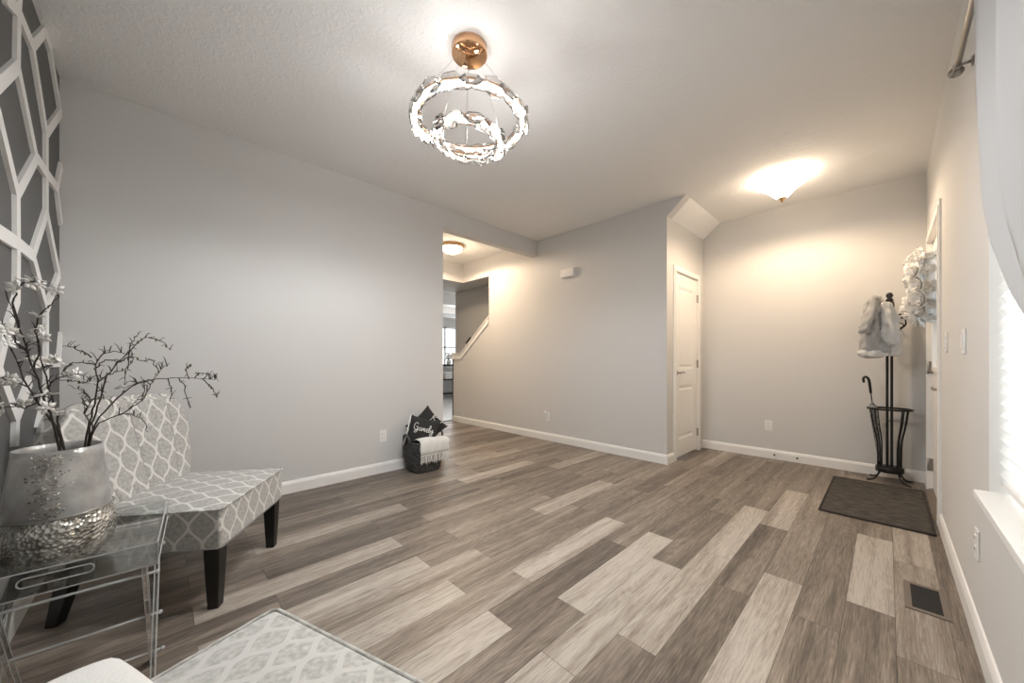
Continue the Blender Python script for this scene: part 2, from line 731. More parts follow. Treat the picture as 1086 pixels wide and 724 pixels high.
def weave(name, c1, c2, sx, sy, strength=0.6):
    m, t, b = nt(name)
    N, L = t.nodes, t.links
    tc = N.new('ShaderNodeTexCoord')
    mp = N.new('ShaderNodeMapping')
    mp.inputs['Scale'].default_value = (sx, sx, sy)
    L.new(tc.outputs['Object'], mp.inputs['Vector'])
    nz = N.new('ShaderNodeTexVoronoi')
    nz.inputs['Scale'].default_value = 1
    L.new(mp.outputs['Vector'], nz.inputs['Vector'])
    r = N.new('ShaderNodeValToRGB')
    r.color_ramp.elements[0].position = 0.15
    r.color_ramp.elements[0].color = (*c2, 1)
    r.color_ramp.elements[1].position = 0.7
    r.color_ramp.elements[1].color = (*c1, 1)
    L.new(nz.outputs['Distance'], r.inputs['Fac'])
    L.new(r.outputs['Color'], b.inputs['Base Color'])
    setin(b, rough=0.9)
    bp = N.new('ShaderNodeBump')
    bp.inputs['Strength'].default_value = strength
    bp.inputs['Distance'].default_value = 0.006
    bp.invert = True
    L.new(nz.outputs['Distance'], bp.inputs['Height'])
    L.new(bp.outputs['Normal'], b.inputs['Normal'])
    return m


M['basket'] = weave('dark_grey_rope_weave', (0.025, 0.025, 0.025), (0.13, 0.13, 0.127), 70, 110, 0.9)
M['rug'] = weave('charcoal_ribbed_mat', (0.022, 0.018, 0.015), (0.085, 0.072, 0.060), 22, 22, 0.8)
M['rug'] = mat('charcoal_ribbed_mat', (0.062, 0.054, 0.046), 0.95, bump=1.0, bscale=6, var=.85, vscale=6)
for n_ in list(M['rug'].node_tree.nodes):
    if n_.type == 'TEX_NOISE':
        mp_ = M['rug'].node_tree.nodes.new('ShaderNodeMapping')
        mp_.inputs['Scale'].default_value = (2.2, 9, 1)
        tc_ = [q for q in M['rug'].node_tree.nodes if q.type == 'TEX_COORD'][0]
        M['rug'].node_tree.links.new(tc_.outputs['Object'], mp_.inputs['Vector'])
        M['rug'].node_tree.links.new(mp_.outputs['Vector'], n_.inputs['Vector'])
        n_.inputs['Detail'].default_value = 6
M['rug_edge'] = mat('dark_mat_binding', (0.045, 0.038, 0.033), 0.9)
M['pillow_dark'] = mat('charcoal_canvas', (0.022, 0.021, 0.020), 0.85, bump=0.2, bscale=200)
M['ink'] = mat('white_print', (0.75, 0.74, 0.71), 0.7)
M['throw'] = mat('ivory_knit', (0.72, 0.71, 0.68), 0.95, bump=0.5, bscale=140)

# ------------------------------------------------------------------ room shell
XL, XR, YF, YB, YH, ZC = -3.38, 0.245, 4.84, 3.77, -0.425, 2.74
XC = -1.585          # closet wall
WT = 0.115

# floor: one mesh, a quad per plank; tone is the plank's own colour
tones = {}
for (k_, y_), tn in {
    (0, 2.6): .90, (0, 1.7): .40, (0, .8): .5, (0, 3.5): .50, (-1, 2.4): .62, (-1, 3.3): .74, (-1, 1.5): .5, (-2, 2): .42, (-2, 3): .4, (-2, 1): .55,
    (1, .5): .45, (1, 1.5): .38, (1, 2.4): .36, (1, 3.3): .45, (2, 1.7): .86, (2, .8): .5, (2, 2.6): .58, (2, 3.5): .5,
    (3, 2.4): .32, (3, 1.5): .34, (3, .5): .55, (3, 3.3): .80, (4, 2.6): .84, (4, 1.7): .82, (4, .8): .45, (4, 3.5): .45,
    (5, 2.4): .36, (5, 1.5): .86, (5, .5): .80, (5, 3.3): .42, (6, 1.7): .92, (6, .8): .40, (6, 2.6): .42, (6, 3.5): .45,
    (7, .5): .86, (7, 1.5): .34, (7, 2.4): .50, (8, 1.7): .80, (8, .8): .55, (8, 2.6): .48, (9, .5): .84, (9, 1.5): .48, (9, 2.4): .45,
    (10, .8): .58, (10, 1.7): .45, (11, .5): .80, (11, 1.5): .50, (11, 2.4): .74, (12, .8): .34, (12, 1.7): .52, (13, .5): .74, (13, 1.5): .45,
    (14, .8): .30, (14, 1.7): .50, (15, .5): .34, (15, 1.5): .36, (16, .8): .62, (16, 1.7): .38, (17, .5): .36, (17, 2.4): .70, (17, 1.5): .36, (18, .8): .50, (19, .5): .32, (20, .8): .40}.items():
    tones[(k_, y_)] = tn
PW, PLN = 0.1525, 0.915


def build_floor():
    vs, fs, uvs, tn, sd = [], [], [], [], []
    k = -2
    while True:
        x1 = 0.025 - PW * k
        x0 = x1 - PW
        if x1 < -5.45:
            break
        ph = 0.38 if k % 2 == 0 else 0.10
        y = ph - 2 * PLN
        while y < 7.6:
            a0, a1 = max(x0, -5.45), min(x1, 0.36)
            n = len(vs)
            vs += [(a0, y, 0), (a1, y, 0), (a1, y + PLN, 0), (a0, y + PLN, 0)]
            fs.append((n, n + 1, n + 2, n + 3))
            uvs += [(a0 - x0, 0), (a1 - x0, 0), (a1 - x0, PLN), (a0 - x0, PLN)]
            t_ = None
            for (kk, yy), tt in tones.items():
                if kk == k and y < yy < y + PLN:
                    t_ = tt
            if t_ is None:
                t_ = random.choice((.30, .36, .42, .46, .50, .55, .68))
            tn.append(t_)
            sd.append(random.random())
            y += PLN
        k += 1
    # slab under the planks
    n = len(vs)
    zb = -0.08
    vs += [(-5.45, -0.6, -0.001), (0.36, -0.6, -0.001), (0.36, 7.6, -0.001), (-5.45, 7.6, -0.001), (-5.45, -0.6, zb), (0.36, -0.6, zb), (0.36, 7.6, zb), (-5.45, 7.6, zb)]
    more = [(n + 4, n + 7, n + 6, n + 5), (n, n + 1, n + 5, n + 4), (n + 1, n + 2, n + 6, n + 5), (n + 2, n + 3, n + 7, n + 6), (n + 3, n, n + 4, n + 7)]
    fs += more
    tn += [0.4] * 5
    sd += [0.5] * 5
    uvs += [(0.05, 0.1)] * 20
    me = bpy.data.meshes.new('floor')
    me.from_pydata(vs, [], fs)
    uvl = me.uv_layers.new(name='UVMap')
    for i, q in enumerate(uvs):
        uvl.data[i].uv = q
    a = me.attributes.new('tone', 'FLOAT', 'FACE')
    a.data.foreach_set('value', tn)
    a = me.attributes.new('seed', 'FLOAT', 'FACE')
    a.data.foreach_set('value', sd)
    me.materials.append(M['wood'])
    o = bpy.data.objects.new('floor', me)
    COL.objects.link(o)
    struct(o, 'grey-brown wood-look plank floor of the room', 'floor')


build_floor()
b = MB().box((-9.7, 1.9, -0.08), (-5.45, 7.6, 0.0))
struct(b.build('floor_far', M['tile']), 'pale tile floor of the far room', 'floor')
b = MB().box((-9.8, -0.6, ZC), (XR + .12, 7.7, ZC + 0.1))
struct(b.build('ceiling', M['ceiling']), 'textured white ceiling', 'ceiling')

# left wall with the header over the hall opening
b = MB().box((XL - WT, YH - 0.12, 0), (XL, 2.223, ZC)).box((XL - WT, 2.223, 2.53), (XL, YB, ZC))
struct(b.build('wall_left', M['wall']), 'long grey wall with the wide cased opening to the hall', 'wall')
b = MB().box((XL, YH - 0.12, 0), (XR + .14, YH, ZC))
struct(b.build('wall_rear', M['dark']), 'charcoal accent wall behind the white hexagon strips', 'wall')
# middle wall with the stair cut
XJ = -5.11
b = MB().prism([(XC, 0), (-5.40, 0), (-5.40, 1.195), (-5.157, 1.195), (-4.42, 1.765), (-4.42, 2.428), (XJ, 2.428), (XJ, ZC),
                (XC + .19, ZC), (XC, 2.575)], YB, YB + WT)
struct(b.build('wall_middle', M['wall']), 'grey wall between hall opening and closet with sloped stair cut', 'wall')
# closet wall with door opening
DY0, DY1, DZ = 3.985, 4.655, 2.045
b = MB().box((XC - WT, YB + WT, 0), (XC, DY0, 2.575)).box((XC - WT, DY1, 0), (XC, YF, 2.575)).box((XC - WT, DY0, DZ), (XC, DY1, 2.575))
struct(b.build('wall_closet', M['wall']), 'short wall holding the white closet door', 'wall')
b = MB().prism([(XC - WT, 2.575), (XC, 2.575), (XC + .19, ZC), (XC - WT, ZC)], YB + WT, YF)
b2 = MB().prism([(XC + .001, 2.5755), (XC + .1905, ZC - .0005), (XC + .1905, ZC)], YB, YB + WT)
struct(b.build('wall_soffit', M['ceiling']), 'sloped soffit above the closet door', 'soffit')
b = MB().box((XC - WT, YF, 0), (XR + .14, YF + WT, ZC))
struct(b.build('wall_far', M['wall']), 'far entry wall behind the coat rack', 'wall')
# right wall with front door and window openings
FY0, FY1, FZ = 3.655, 4.575, 2.05
WY0, WY1, WZ0, WZ1 = 0.12, 2.03, 0.63, 2.14
XO = XR + 0.14
b = MB()
b.box((XR, YH - .12, 0), (XO, WY0, ZC)).box((XR, WY0, 0), (XO, WY1, WZ0 - .03)).box((XR, WY0, WZ1), (XO, WY1, ZC))
b.box((XR, WY1, 0), (XO, FY0, ZC)).box((XR, FY0, FZ), (XO, FY1, ZC)).box((XR, FY1, 0), (XO, YF + WT, ZC))
struct(b.build('wall_right', M['wall']), 'right wall with window and front door', 'wall')
# hall and far room
b = MB().box((XJ - WT, 2.0, 2.428), (XJ, YB, ZC))
struct(b.build('wall_hall', M['wall']), 'header at the end of the hall', 'wall')
b = MB().box((-9.8, 1.9, 0), (XL - WT, 2.0, ZC))
struct(b.build('wall_hall_side', M['wall']), 'hall side wall', 'wall')
b = MB().box((-6.72, 4.75, 0), (-4.0, 4.85, ZC))
struct(b.build('wall_stair', M['wall']), 'taupe wall of the stairwell', 'wall')
b = MB().box((-4.1, YB + WT, 0), (-4.0, 4.75, ZC))
struct(b.build('wall_stair_end', M['wall']), 'end wall of the stairwell', 'wall')
b = MB()
b.box((-9.8, 1.9, 0), (-9.7, 5.6, ZC)).box((-9.8, 7.3, 0), (-9.7, 7.7, ZC)).box((-9.8, 5.6, 0), (-9.7, 7.3, .85)).box((-9.8, 5.6, 2.15), (-9.7, 7.3, ZC))
struct(b.build('wall_far_room', M['wall']), 'window wall of the far room', 'wall')
b = MB().box((-9.8, 7.6, 0), (-4.0, 7.7, ZC))
struct(b.build('wall_far_room_side', M['wall']), 'side wall of the far room', 'wall')
b = MB().box((-9.0, 4.9, 2.35), (-8.2, 7.6, ZC))
struct(b.build('trim_bulkhead', M['wall']), 'dropped bulkhead in the far room', 'bulkhead')
b = MB().box((-7.75, 4.85, 2.46), (-7.5, 7.6, 2.7399))
struct(b.build('trim_beam', M['ceiling']), 'ceiling beam in the far room', 'beam')

b = MB().box((-6.72, YB + WT, 2.60), (-4.1, 4.75, ZC - .001))
struct(b.build('trim_stair_soffit', M['wall']), 'dropped soffit over the stairwell', 'soffit')
# stair cap on the half wall
b = MB()
cp = [(-5.42, 1.195), (-5.157, 1.195), (-4.42, 1.765)]
for dz0, dz1, ex in ((0.0, 0.022, 0.024), (-0.055, 0.0, 0.010), (-0.09, -0.055, 0.018)):
    pts = [(x, z + dz1) for x, z in cp] + [(x, z + dz0) for x, z in reversed(cp)]
    b.prism(pts, YB - ex, YB + WT + ex)
struct(b.build('trim_stair_cap', M['white']), 'white cap on the sloped stair half wall', 'trim')
b = MB().tube([(-6.25, 4.70, 1.45), (-6.10, 4.70, 1.565)], 0.022, 10).tube([(-6.2, 4.70, 1.49), (-6.2, 4.755, 1.45)], 0.008, 6)
tag(b.build('handrail', M['blackwood']), 'short dark handrail end on the stairwell wall above the white cap', 'handrail')
b = MB().box((-5.5, 3.0, 0.0), (-5.42, 7.55, 0.008))
struct(b.build('trim_threshold', M['blackwood']), 'dark threshold strip at the tile floor', 'threshold')
b = MB().box((-5.425, YB - .004, 0), (-5.40, YB + WT + .004, 1.14))  # wall end lies in shade; the dark strip puts that shade into colour
struct(b.build('wall_end_shade', M['blackwood']), 'dark strip painting the shade on the half wall end', 'trim')


def baseboard(name, segs, label):
    """segs: (x0,y0,x1,y1,nx,ny): run on a wall, n points into the room"""
    bb = MB()
    prof = [(0, 0), (0.014, 0), (0.014, 0.075), (0.010, 0.088), (0.006, 0.097), (0, 0.10)]
    for x0, y0, x1, y1, nx, ny in segs:
        n = len(prof)
        vs = [(x0 + nx * d, y0 + ny * d, z) for d, z in prof] + [(x1 + nx * d, y1 + ny * d, z) for d, z in prof]
        fs = [[i, (i + 1) % n, n + (i + 1) % n, n + i] for i in range(n)] + [list(range(n)), list(range(n, 2 * n))[::-1]]
        bb.add(vs, fs)
    struct(bb.build(name, M['white']), label, 'baseboard')


baseboard('baseboard_left', [(XL, YH, XL, 2.223, 1, 0), (XL - WT, 2.223, XL, 2.223, 0, 1)], 'white baseboard of the long left wall')
baseboard('baseboard_middle', [(-5.4, YB, XC, YB, 0, -1), (XC, YB - .014, XC, DY0 - .055, 1, 0)], 'white baseboard of the middle wall')
baseboard('baseboard_far', [(XC, YF, XR, YF, 0, -1)], 'white baseboard of the far entry wall')
baseboard('baseboard_right', [(XR, YF, XR, FY1 + .07, -1, 0), (XR, FY0 - .07, XR, YH, -1, 0)], 'white baseboard of the right wall')
baseboard('baseboard_rear', [(XL, YH, XR, YH, 0, 1)], 'white baseboard of the accent wall')

# ------------------------------------------------------------------ hexagon strips on the accent wall
NP = {'a': (6, -3), 'b': (19, 12), 'c': (20, -4), 'd': (34, 48), 'e': (46.5, 32), 'f': (18, 70), 'g': (48.8, 141), 'h': (53, 50),
      'i': (64, 119), 'j': (-3, 90), 'k': (38, 167), 'l': (48.8, 184), 'm': (48.8, 225), 'n': (60, 199), 'o': (66, 180), 'p': (65, 236),
      'q': (17.5, 205), 'r': (-3, 120), 's': (18, 258), 't': (-3, 245), 'u': (34, 271), 'v': (42, 301), 'w': (17.5, 317), 'x': (62, 291),
      'y': (49, 328), 'z': (49, 384), 'A': (62, 384), 'B': (65, 356), 'C': (49, 408), 'D': (36, 384), 'E': (4, 362), 'F': (-3, 390),
      'G': (17, 443), 'H': (31, 405), 'I': (16, 470), 'J': (47, 425), 'K': (40, 455)}
ED = ['ab', 'cb', 'bd', 'de', 'bf', 'dg', 'hi', 'ig', 'fk', 'fj', 'gl', 'kl', 'ln', 'no', 'np', 'lm', 'mx', 'mu', 'kq', 'qr', 'qs', 'st',
      'su', 'uv', 'sw', 'vy', 'xy', 'yz', 'zA', 'AB', 'zC', 'wE', 'zD', 'FG', 'HG', 'GI', 'JK', 'EF', 'CJ', 'eh']
b = MB()
segs3 = []
for e in ED:
    q = []
    for c_ in e:
        p = onY(*NP[c_], YH + 0.008)
        q.append((max(p.x, XL + 0.02), min(p.z, ZC - 0.02)))
    segs3.append(q)
# the same kind of pattern carries on towards the window wall and down to the floor
random.seed(11)
wx, hz = 0.62, 0.62


def hexpt(i, j):
    x = -2.12 + i * 0.34 + random.uniform(-.05, .05)
    return x


cols = []
for i in range(0, 8):
    x = -2.15 + i * 0.34
    ys = []
    z = 0.12 + (0.30 if i % 2 else 0.0)
    while z < ZC - .1:
        ys.append((x + random.uniform(-.03, .03), z + random.uniform(-.04, .04)))
        z += 0.34 if (len(ys) % 2) else 0.40
    cols.append(ys)
for i in range(len(cols)):
    ys = cols[i]
    for j in range(0, len(ys) - 1, 2):
        segs3.append((ys[j], ys[j + 1]))
    if i + 1 < len(cols):
        nb = cols[i + 1]
        for j in range(len(ys)):
            jj = min(range(len(nb)), key=lambda t_: abs(nb[t_][1] - ys[j][1] - (0.1 if j % 2 else -0.1)))
            segs3.append((ys[j], nb[jj]))
for (x, z, x2, z2) in ((-3.3, .1, -3.0, .5), (-3.0, .5, -3.0, .85), (-3.0, .5, -2.6, .2), (-2.6, .2, -2.3, .5), (-2.6, .2, -2.6, .1)):
    segs3.append(((x, z), (x2, z2)))
for si, (p, q) in enumerate(segs3):
    hd = YH + .0125 + .00004 * si
    a = Vector((p[0], 0, p[1]))
    c = Vector((q[0], 0, q[1]))
    d = (c - a)
    if d.length < 0.02:
        continue
    d.normalize()
    nrm = Vector((-d.z, 0, d.x)) * 0.027
    a -= d * 0.012
    c += d * 0.012
    vs = [a - nrm, c - nrm, c + nrm, a + nrm]
    b.add([(max(XL + .001, min(XR - .001, v.x)), YH, max(0.101, min(ZC - .001, v.z))) for v in vs]
          + [(max(XL + .001, min(XR - .001, v.x)), hd, max(0.101, min(ZC - .001, v.z))) for v in vs],
          [(0, 1, 2, 3), (7, 6, 5, 4), (0, 4, 5, 1), (1, 5, 6, 2), (2, 6, 7, 3), (3, 7, 4, 0)])
struct(b.build('trim_hexagon_strips', M['white']), 'white irregular hexagon strips on the charcoal accent wall', 'wall trim')

# ------------------------------------------------------------------ doors


def panel_slab(bb, y0, y1, z0, z1, xf, t, panels, side=1):
    """door slab in the YZ plane, room face at x=xf facing side; panels: (y0,y1,z0,z1)"""
    ys = sorted({y0, y1, *[p[0] for p in panels], *[p[1] for p in panels]})
    zs = sorted({z0, z1, *[p[2] for p in panels], *[p[3] for p in panels]})
    for i in range(len(ys) - 1):
        for j in range(len(zs) - 1):
            cy, cz = (ys[i] + ys[i + 1]) / 2, (zs[j] + zs[j + 1]) / 2
            inp = any(p[0] < cy < p[1] and p[2] < cz < p[3] for p in panels)
            xa = xf - side * (0.012 if inp else 0)
            bb.box((min(xa, xf - side * t), ys[i], zs[j]), (max(xa, xf - side * t), ys[i + 1], zs[j + 1]))
    for p in panels:
        # sloped sticking and raised field
        g = 0.03
        o = [(p[0], p[2]), (p[1], p[2]), (p[1], p[3]), (p[0], p[3])]
        n_ = [(p[0] + g, p[2] + g), (p[1] - g, p[2] + g), (p[1] - g, p[3] - g), (p[0] + g, p[3] - g)]
        g2 = g + 0.022
        n2 = [(p[0] + g2, p[2] + g2), (p[1] - g2, p[2] + g2), (p[1] - g2, p[3] - g2), (p[0] + g2, p[3] - g2)]
        vs = [(xf, *q) for q in o] + [(xf - side * .0115, *q) for q in n_] + [(xf - side * .002, *q) for q in n2]
        fs = []
        for lv in (0, 1):
            for i in range(4):
                j = (i + 1) % 4
                fs.append([lv * 4 + i, lv * 4 + j, lv * 4 + 4 + j, lv * 4 + 4 + i])
        fs.append([8, 9, 10, 11])
        bb.add(vs, fs)


def casing(name, x, side, y0, y1, z1, wd, label, depth=0.016):
    bb = MB()
    for wa, wb, dd in ((0, wd * .55, depth), (wd * .55, wd, depth * .7)):
        xa, xb = min(x, x + side * dd), max(x, x + side * dd)
        bb.box((xa, y0 - wb, 0), (xb, y0 - wa, z1 + wa))
        bb.box((xa, y1 + wa, 0), (xb, y1 + wb, z1 + wa))
        bb.box((xa, y0 - wb, z1 + wa), (xb, y1 + wb, z1 + wb))
    return struct(bb.build(name, M['white']), label, 'door casing')


# closet door: door_1
t = thing('door_1', 'white two-panel closet door with lever handle', 'door', (XC, DY0, 0))
t['kind'] = 'structure'
inv = Matrix.Translation((-XC, -DY0, 0))
bb = MB()
panel_slab(bb, DY0 + .004, DY1 - .004, 0.018, DZ - .006, XC - .012, 0.035,
           [(DY0 + .115, DY1 - .115, 0.20, 0.80), (DY0 + .115, DY1 - .115, 0.98, 1.90)])
bb.build('door_slab', M['door'], t, matrix=inv)


def lever(parent, x, y, z, side, dy, inv_, m='nickel'):
    bb = MB()
    mrot = Matrix.Rotation(PI / 2, 4, 'Y')
    bb.lathe([(0.001, -.005), (0.030, -.005), (0.031, 0.0), (0.026, 0.008), (0.012, 0.012), (0.010, 0.045), (0.001, 0.046)],
             (x, y, z), 20, m=Matrix.Rotation(side * PI / 2, 4, 'Y'))
    pts = bez([(x + side * .045, y, z), (x + side * .05, y + dy * .03, z + .004), (x + side * .05, y + dy * .075, z + .006), (x + side * .046, y + dy * .115, z - .002)], 5)
    bb.tube(pts, [.010] * 4 + [.009] * (len(pts) - 5) + [.005], 10)
    return bb.build('door_handle', M[m], parent, matrix=inv_)


lever(t, XC - .012, DY0 + .065, 0.945, 1, 1, inv)
for z in (0.22, 1.04, 1.82):
    bb = MB().box((XC - .014, DY1 - .010, z - .045), (XC + .004, DY1 + .004, z + .045)).tube([(XC + .004, DY1 - .003, z - .048), (XC + .004, DY1 - .003, z + .048)], .006, 8)
    bb.build('hinge', M['nickel'], t, matrix=inv)
casing('trim_closet_casing', XC, 1, DY0, DY1, DZ, 0.058, 'white casing around the closet door')
bb = MB().box((XC - WT, DY0, 0), (XC + .004, DY0 + .003, DZ - .005)).box((XC - WT, DY1 - .003, 0), (XC + .004, DY1, DZ - .005)).box((XC - WT, DY0, DZ - .005), (XC + .004, DY1, DZ))
struct(bb.build('trim_closet_jamb', M['white']), 'white jamb of the closet door', 'door jamb')

# front door: door_2
t = thing('door_2', 'white panelled front door with lever and black deadbolt', 'door', (XR, FY0, 0))
t['kind'] = 'structure'
inv = Matrix.Translation((-XR, -FY0, 0))
XD = XR + .022
bb = MB()
LY0, LY1, LZ0, LZ1 = FY0 + .15, FY1 - .15, 1.02, 1.90
ys = [FY0 + .13, (FY0 + FY1) / 2 - .03, (FY0 + FY1) / 2 + .03, FY1 - .13]
for (a0, a1, c0, c1) in ((FY0 + .004, FY1 - .004, .018, LZ0), (FY0 + .004, FY1 - .004, LZ1, FZ - .006)):
    pn = [(ys[0], ys[1], .22, .86), (ys[2], ys[3], .22, .86)] if c0 < .5 else []
    panel_slab(bb, a0, a1, c0, c1, XD, .04, pn, side=-1)
bb.box((XD, FY0 + .004, LZ0), (XD + .04, LY0, LZ1)).box((XD, LY1, LZ0), (XD + .04, FY1 - .004, LZ1))
bb.build('door_slab', M['door'], t, matrix=inv)
bb = MB()
for (a0, a1, c0, c1) in ((LY0 - .03, LY0 + .012, LZ0 - .03, LZ1 + .03), (LY1 - .012, LY1 + .03, LZ0 - .03, LZ1 + .03), (LY0 + .012, LY1 - .012, LZ0 - .03, LZ0 + .012), (LY0 + .012, LY1 - .012, LZ1 - .012, LZ1 + .03)):
    bb.bbox((XD - .016, a0, c0), (XD + .01, a1, c1), .004)
bb.build('glazing_frame', M['door'], t, matrix=inv)
MB().box((XD + .012, LY0, LZ0), (XD + .018, LY1, LZ1)).build('glass_pane', M['frost_pane'], t, matrix=inv)
lever(t, XD, FY0 + .07, 0.885, -1, 1, inv)
bb = MB().bbox((XD - .026, FY0 + .04, 0.995), (XD - .001, FY0 + .105, 1.12), .006)
bb.build('deadbolt', M['black'], t, matrix=inv)
for z in (0.22, 1.02, 1.84):
    MB().box((XR - .003, FY1 - .012, z - .05), (XD + .002, FY1 + .002, z + .05)).tube([(XR - .004, FY1 - .004, z - .052), (XR - .004, FY1 - .004, z + .052)], .007, 8).build('hinge', M['nickel'], t, matrix=inv)
casing('trim_front_door_casing', XR, -1, FY0, FY1, FZ, 0.065, 'white casing around the front door')
bb = MB().box((XR - .004, FY0, 0), (XO, FY0 + .003, FZ - .005)).box((XR - .004, FY1 - .003, 0), (XO, FY1, FZ - .005)).box((XR - .004, FY0, FZ - .005), (XO, FY1, FZ))
struct(bb.build('trim_front_door_jamb', M['white']), 'white jamb of the front door', 'door jamb')
bb = MB().prism([(XR - .02, 0), (XO, 0), (XO, .03), (XR + .01, .022), (XR - .02, .006)], FY0 + .004, FY1 - .004, 'Y')
struct(bb.build('trim_door_threshold', M['vent']), 'dark threshold under the front door', 'threshold')

# ------------------------------------------------------------------ front window
t = thing('window_1', 'white framed front window behind the shade', 'window', (XR, WY0, WZ0))
t['kind'] = 'structure'
inv = Matrix.Translation((-XR, -WY0, -WZ0))
bb = MB()
xf0, xf1 = XR + .085, XR + .125
bb.box((xf0, WY0, WZ0), (xf1, WY0 + .05, WZ1)).box((xf0, WY1 - .05, WZ0), (xf1, WY1, WZ1)).box((xf0, WY0 + .05, WZ0), (xf1, WY1 - .05, WZ0 + .05)).box((xf0, WY0 + .05, WZ1 - .05), (xf1, WY1 - .05, WZ1))
ym, zm = (WY0 + WY1) / 2, (WZ0 + WZ1) / 2
bb.box((xf0, ym - .03, WZ0 + .05), (xf1, ym + .03, WZ1 - .05)).box((xf0 + .005, WY0 + .05, zm - .02), (xf1 - .005, WY1 - .05, zm + .02))
bb.build('window_frame', M['white'], t, matrix=inv)
MB().box((xf0 + .018, WY0 + .04, WZ0 + .04), (xf0 + .022, WY1 - .04, WZ1 - .04)).build('glass_pane', M['glass'], t, matrix=inv)
bb = MB().box((XR - .002, WY1 - .004, WZ0), (XO - .02, WY1, WZ1 - .004)).box((XR - .002, WY0, WZ0), (XO - .02, WY0 + .004, WZ1 - .004)).box((XR - .002, WY0, WZ1 - .004), (XO - .02, WY1, WZ1))
bb.build('window_jamb', M['white'], t, matrix=inv)
bb = MB().bbox((XR - .036, WY0 - .07, WZ0 - .026), (XO - .01, WY1 + .0, WZ0 + .001), .004)
bb.box((XR - .012, WY0 - .05, WZ0 - .075), (XR, WY1 - .03, WZ0 - .026))
bb.build('window_sill', M['white'], t, matrix=inv)
# pleated shade
t = thing('pleated_shade', 'white pleated cellular shade lowered over the front window', 'window shade', (XR + .03, WY0 + .01, WZ0))
inv = Matrix.Translation((-XR - .03, -WY0 - .01, -WZ0))
x0 = XR + .018
n = 36
ptsF, ptsB = [], []
zt, zb_ = WZ1 - .05, WZ0 + .045
for i in range(2 * n + 1):
    z = zb_ + (zt - zb_) * i / (2 * n)
    ptsF.append((x0 + (0.0 if i % 2 else .013), z))
    ptsB.append((x0 + (.040 if i % 2 else .022), z))
bb = MB()
for pts in (ptsF, ptsB):
    vs = [(x, WY0 + .012, z) for x, z in pts] + [(x, WY1 - .012, z) for x, z in pts]
    m_ = len(pts)
    bb.add(vs, [[i, i + 1, m_ + i + 1, m_ + i] for i in range(m_ - 1)])
bb.build('shade_fabric', M['shade'], t, matrix=inv)
MB().bbox((x0 + .004, WY0 + .012, WZ0 + .026), (x0 + .036, WY1 - .012, WZ0 + .046), .004).build('bottom_rail', M['plate'], t, matrix=inv)
MB().bbox((x0 - .002, WY0 + .010, WZ1 - .05), (x0 + .042, WY1 - .010, WZ1 - .004), .004).build('head_rail', M['plate'], t, matrix=inv)
# curtain rod
RX, RZ = 0.203, 2.29
t = thing('curtain_rod', 'brushed metal curtain rod above the front window', 'curtain rod', (RX, 2.0, RZ))
inv = Matrix.Translation((-RX, -2.0, -RZ))
MB().tube([(RX, -.25, RZ), (RX, 2.40, RZ)], .0095, 12).build('rod', M['nickel'], t, matrix=inv)
my = Matrix.Rotation(-PI / 2, 4, 'X')
MB().lathe([(0.001, 0), (.012, 0), (.012, .012), (.022, .016), (.024, .020), (.022, .026), (.010, .03), (.001, .031)], (RX, 2.385, RZ), 20, m=my).build('finial', M['nickel'], t, matrix=inv)
for y in (2.36, 0.0):
    bb = MB().tube([(XR - .001, y, RZ), (RX, y, RZ)], .006, 8).lathe([(.001, 0), (.020, 0), (.020, .006), (.001, .007)], (XR, y, RZ), 16, m=Matrix.Rotation(-PI / 2, 4, 'Y'))
    bb.lathe([(.0125, -.008), (.0125, .008)], (RX, y, RZ), 14, m=my)
    bb.build('rod_bracket', M['nickel'], t, matrix=inv)
# curtain: sheer panel swept back towards the near side


def curtain():
    nz, ny = 60, 90
    vs, fs = [], []

    def lead(z):
        # leading edge (largest Y) as a function of height
        k = [(2.33, 1.90), (1.9, 1.86), (1.66, 1.78), (1.50, 1.70), (1.36, 1.55), (1.22, 1.32), (1.10, 1.06), (1.0, .80), (.92, .55)]
        for i in range(len(k) - 1):
            if k[i][0] >= z >= k[i + 1][0]:
                f = (k[i][0] - z) / (k[i][0] - k[i + 1][0])
                return k[i][1] * (1 - f) + k[i + 1][1] * f
        return k[-1][1]
    for i in range(nz + 1):
        z0 = 2.325 - (2.325 - .93) * i / nz
        yl = lead(z0)
        s = i / nz
        for j in range(ny + 1):
            f = j / ny
            y = yl * (1 - f) + (0.28) * f
            z = z0
            gather = s ** 1.5
            amp = 0.012 * (1 - .5 * gather)
            x = RX - .006 + amp * math.sin(f * 34 + 1.5 * s) - 0.035 * gather * math.sin(PI * min(1, f * 1.2)) - .012 * s
            if abs(z - RZ) < .012:
                x = RX + (x - RX) * 1.0
            vs.append((min(x, XR - .008), y, z))
    for i in range(nz):
        for j in range(ny):
            a = i * (ny + 1) + j
            fs.append([a, a + 1, a + ny + 2, a + ny + 1])
    bb = MB()
    bb.add(vs, fs, True)
    o = bb.build('sheer_curtain', M['sheer'])
    md = o.modifiers.new('thick', 'SOLIDIFY')
    md.thickness = 0.0015
    tag(o, 'white sheer curtain hanging from the rod, swept back to one side', 'curtain')


curtain()

# ------------------------------------------------------------------ plates on the walls


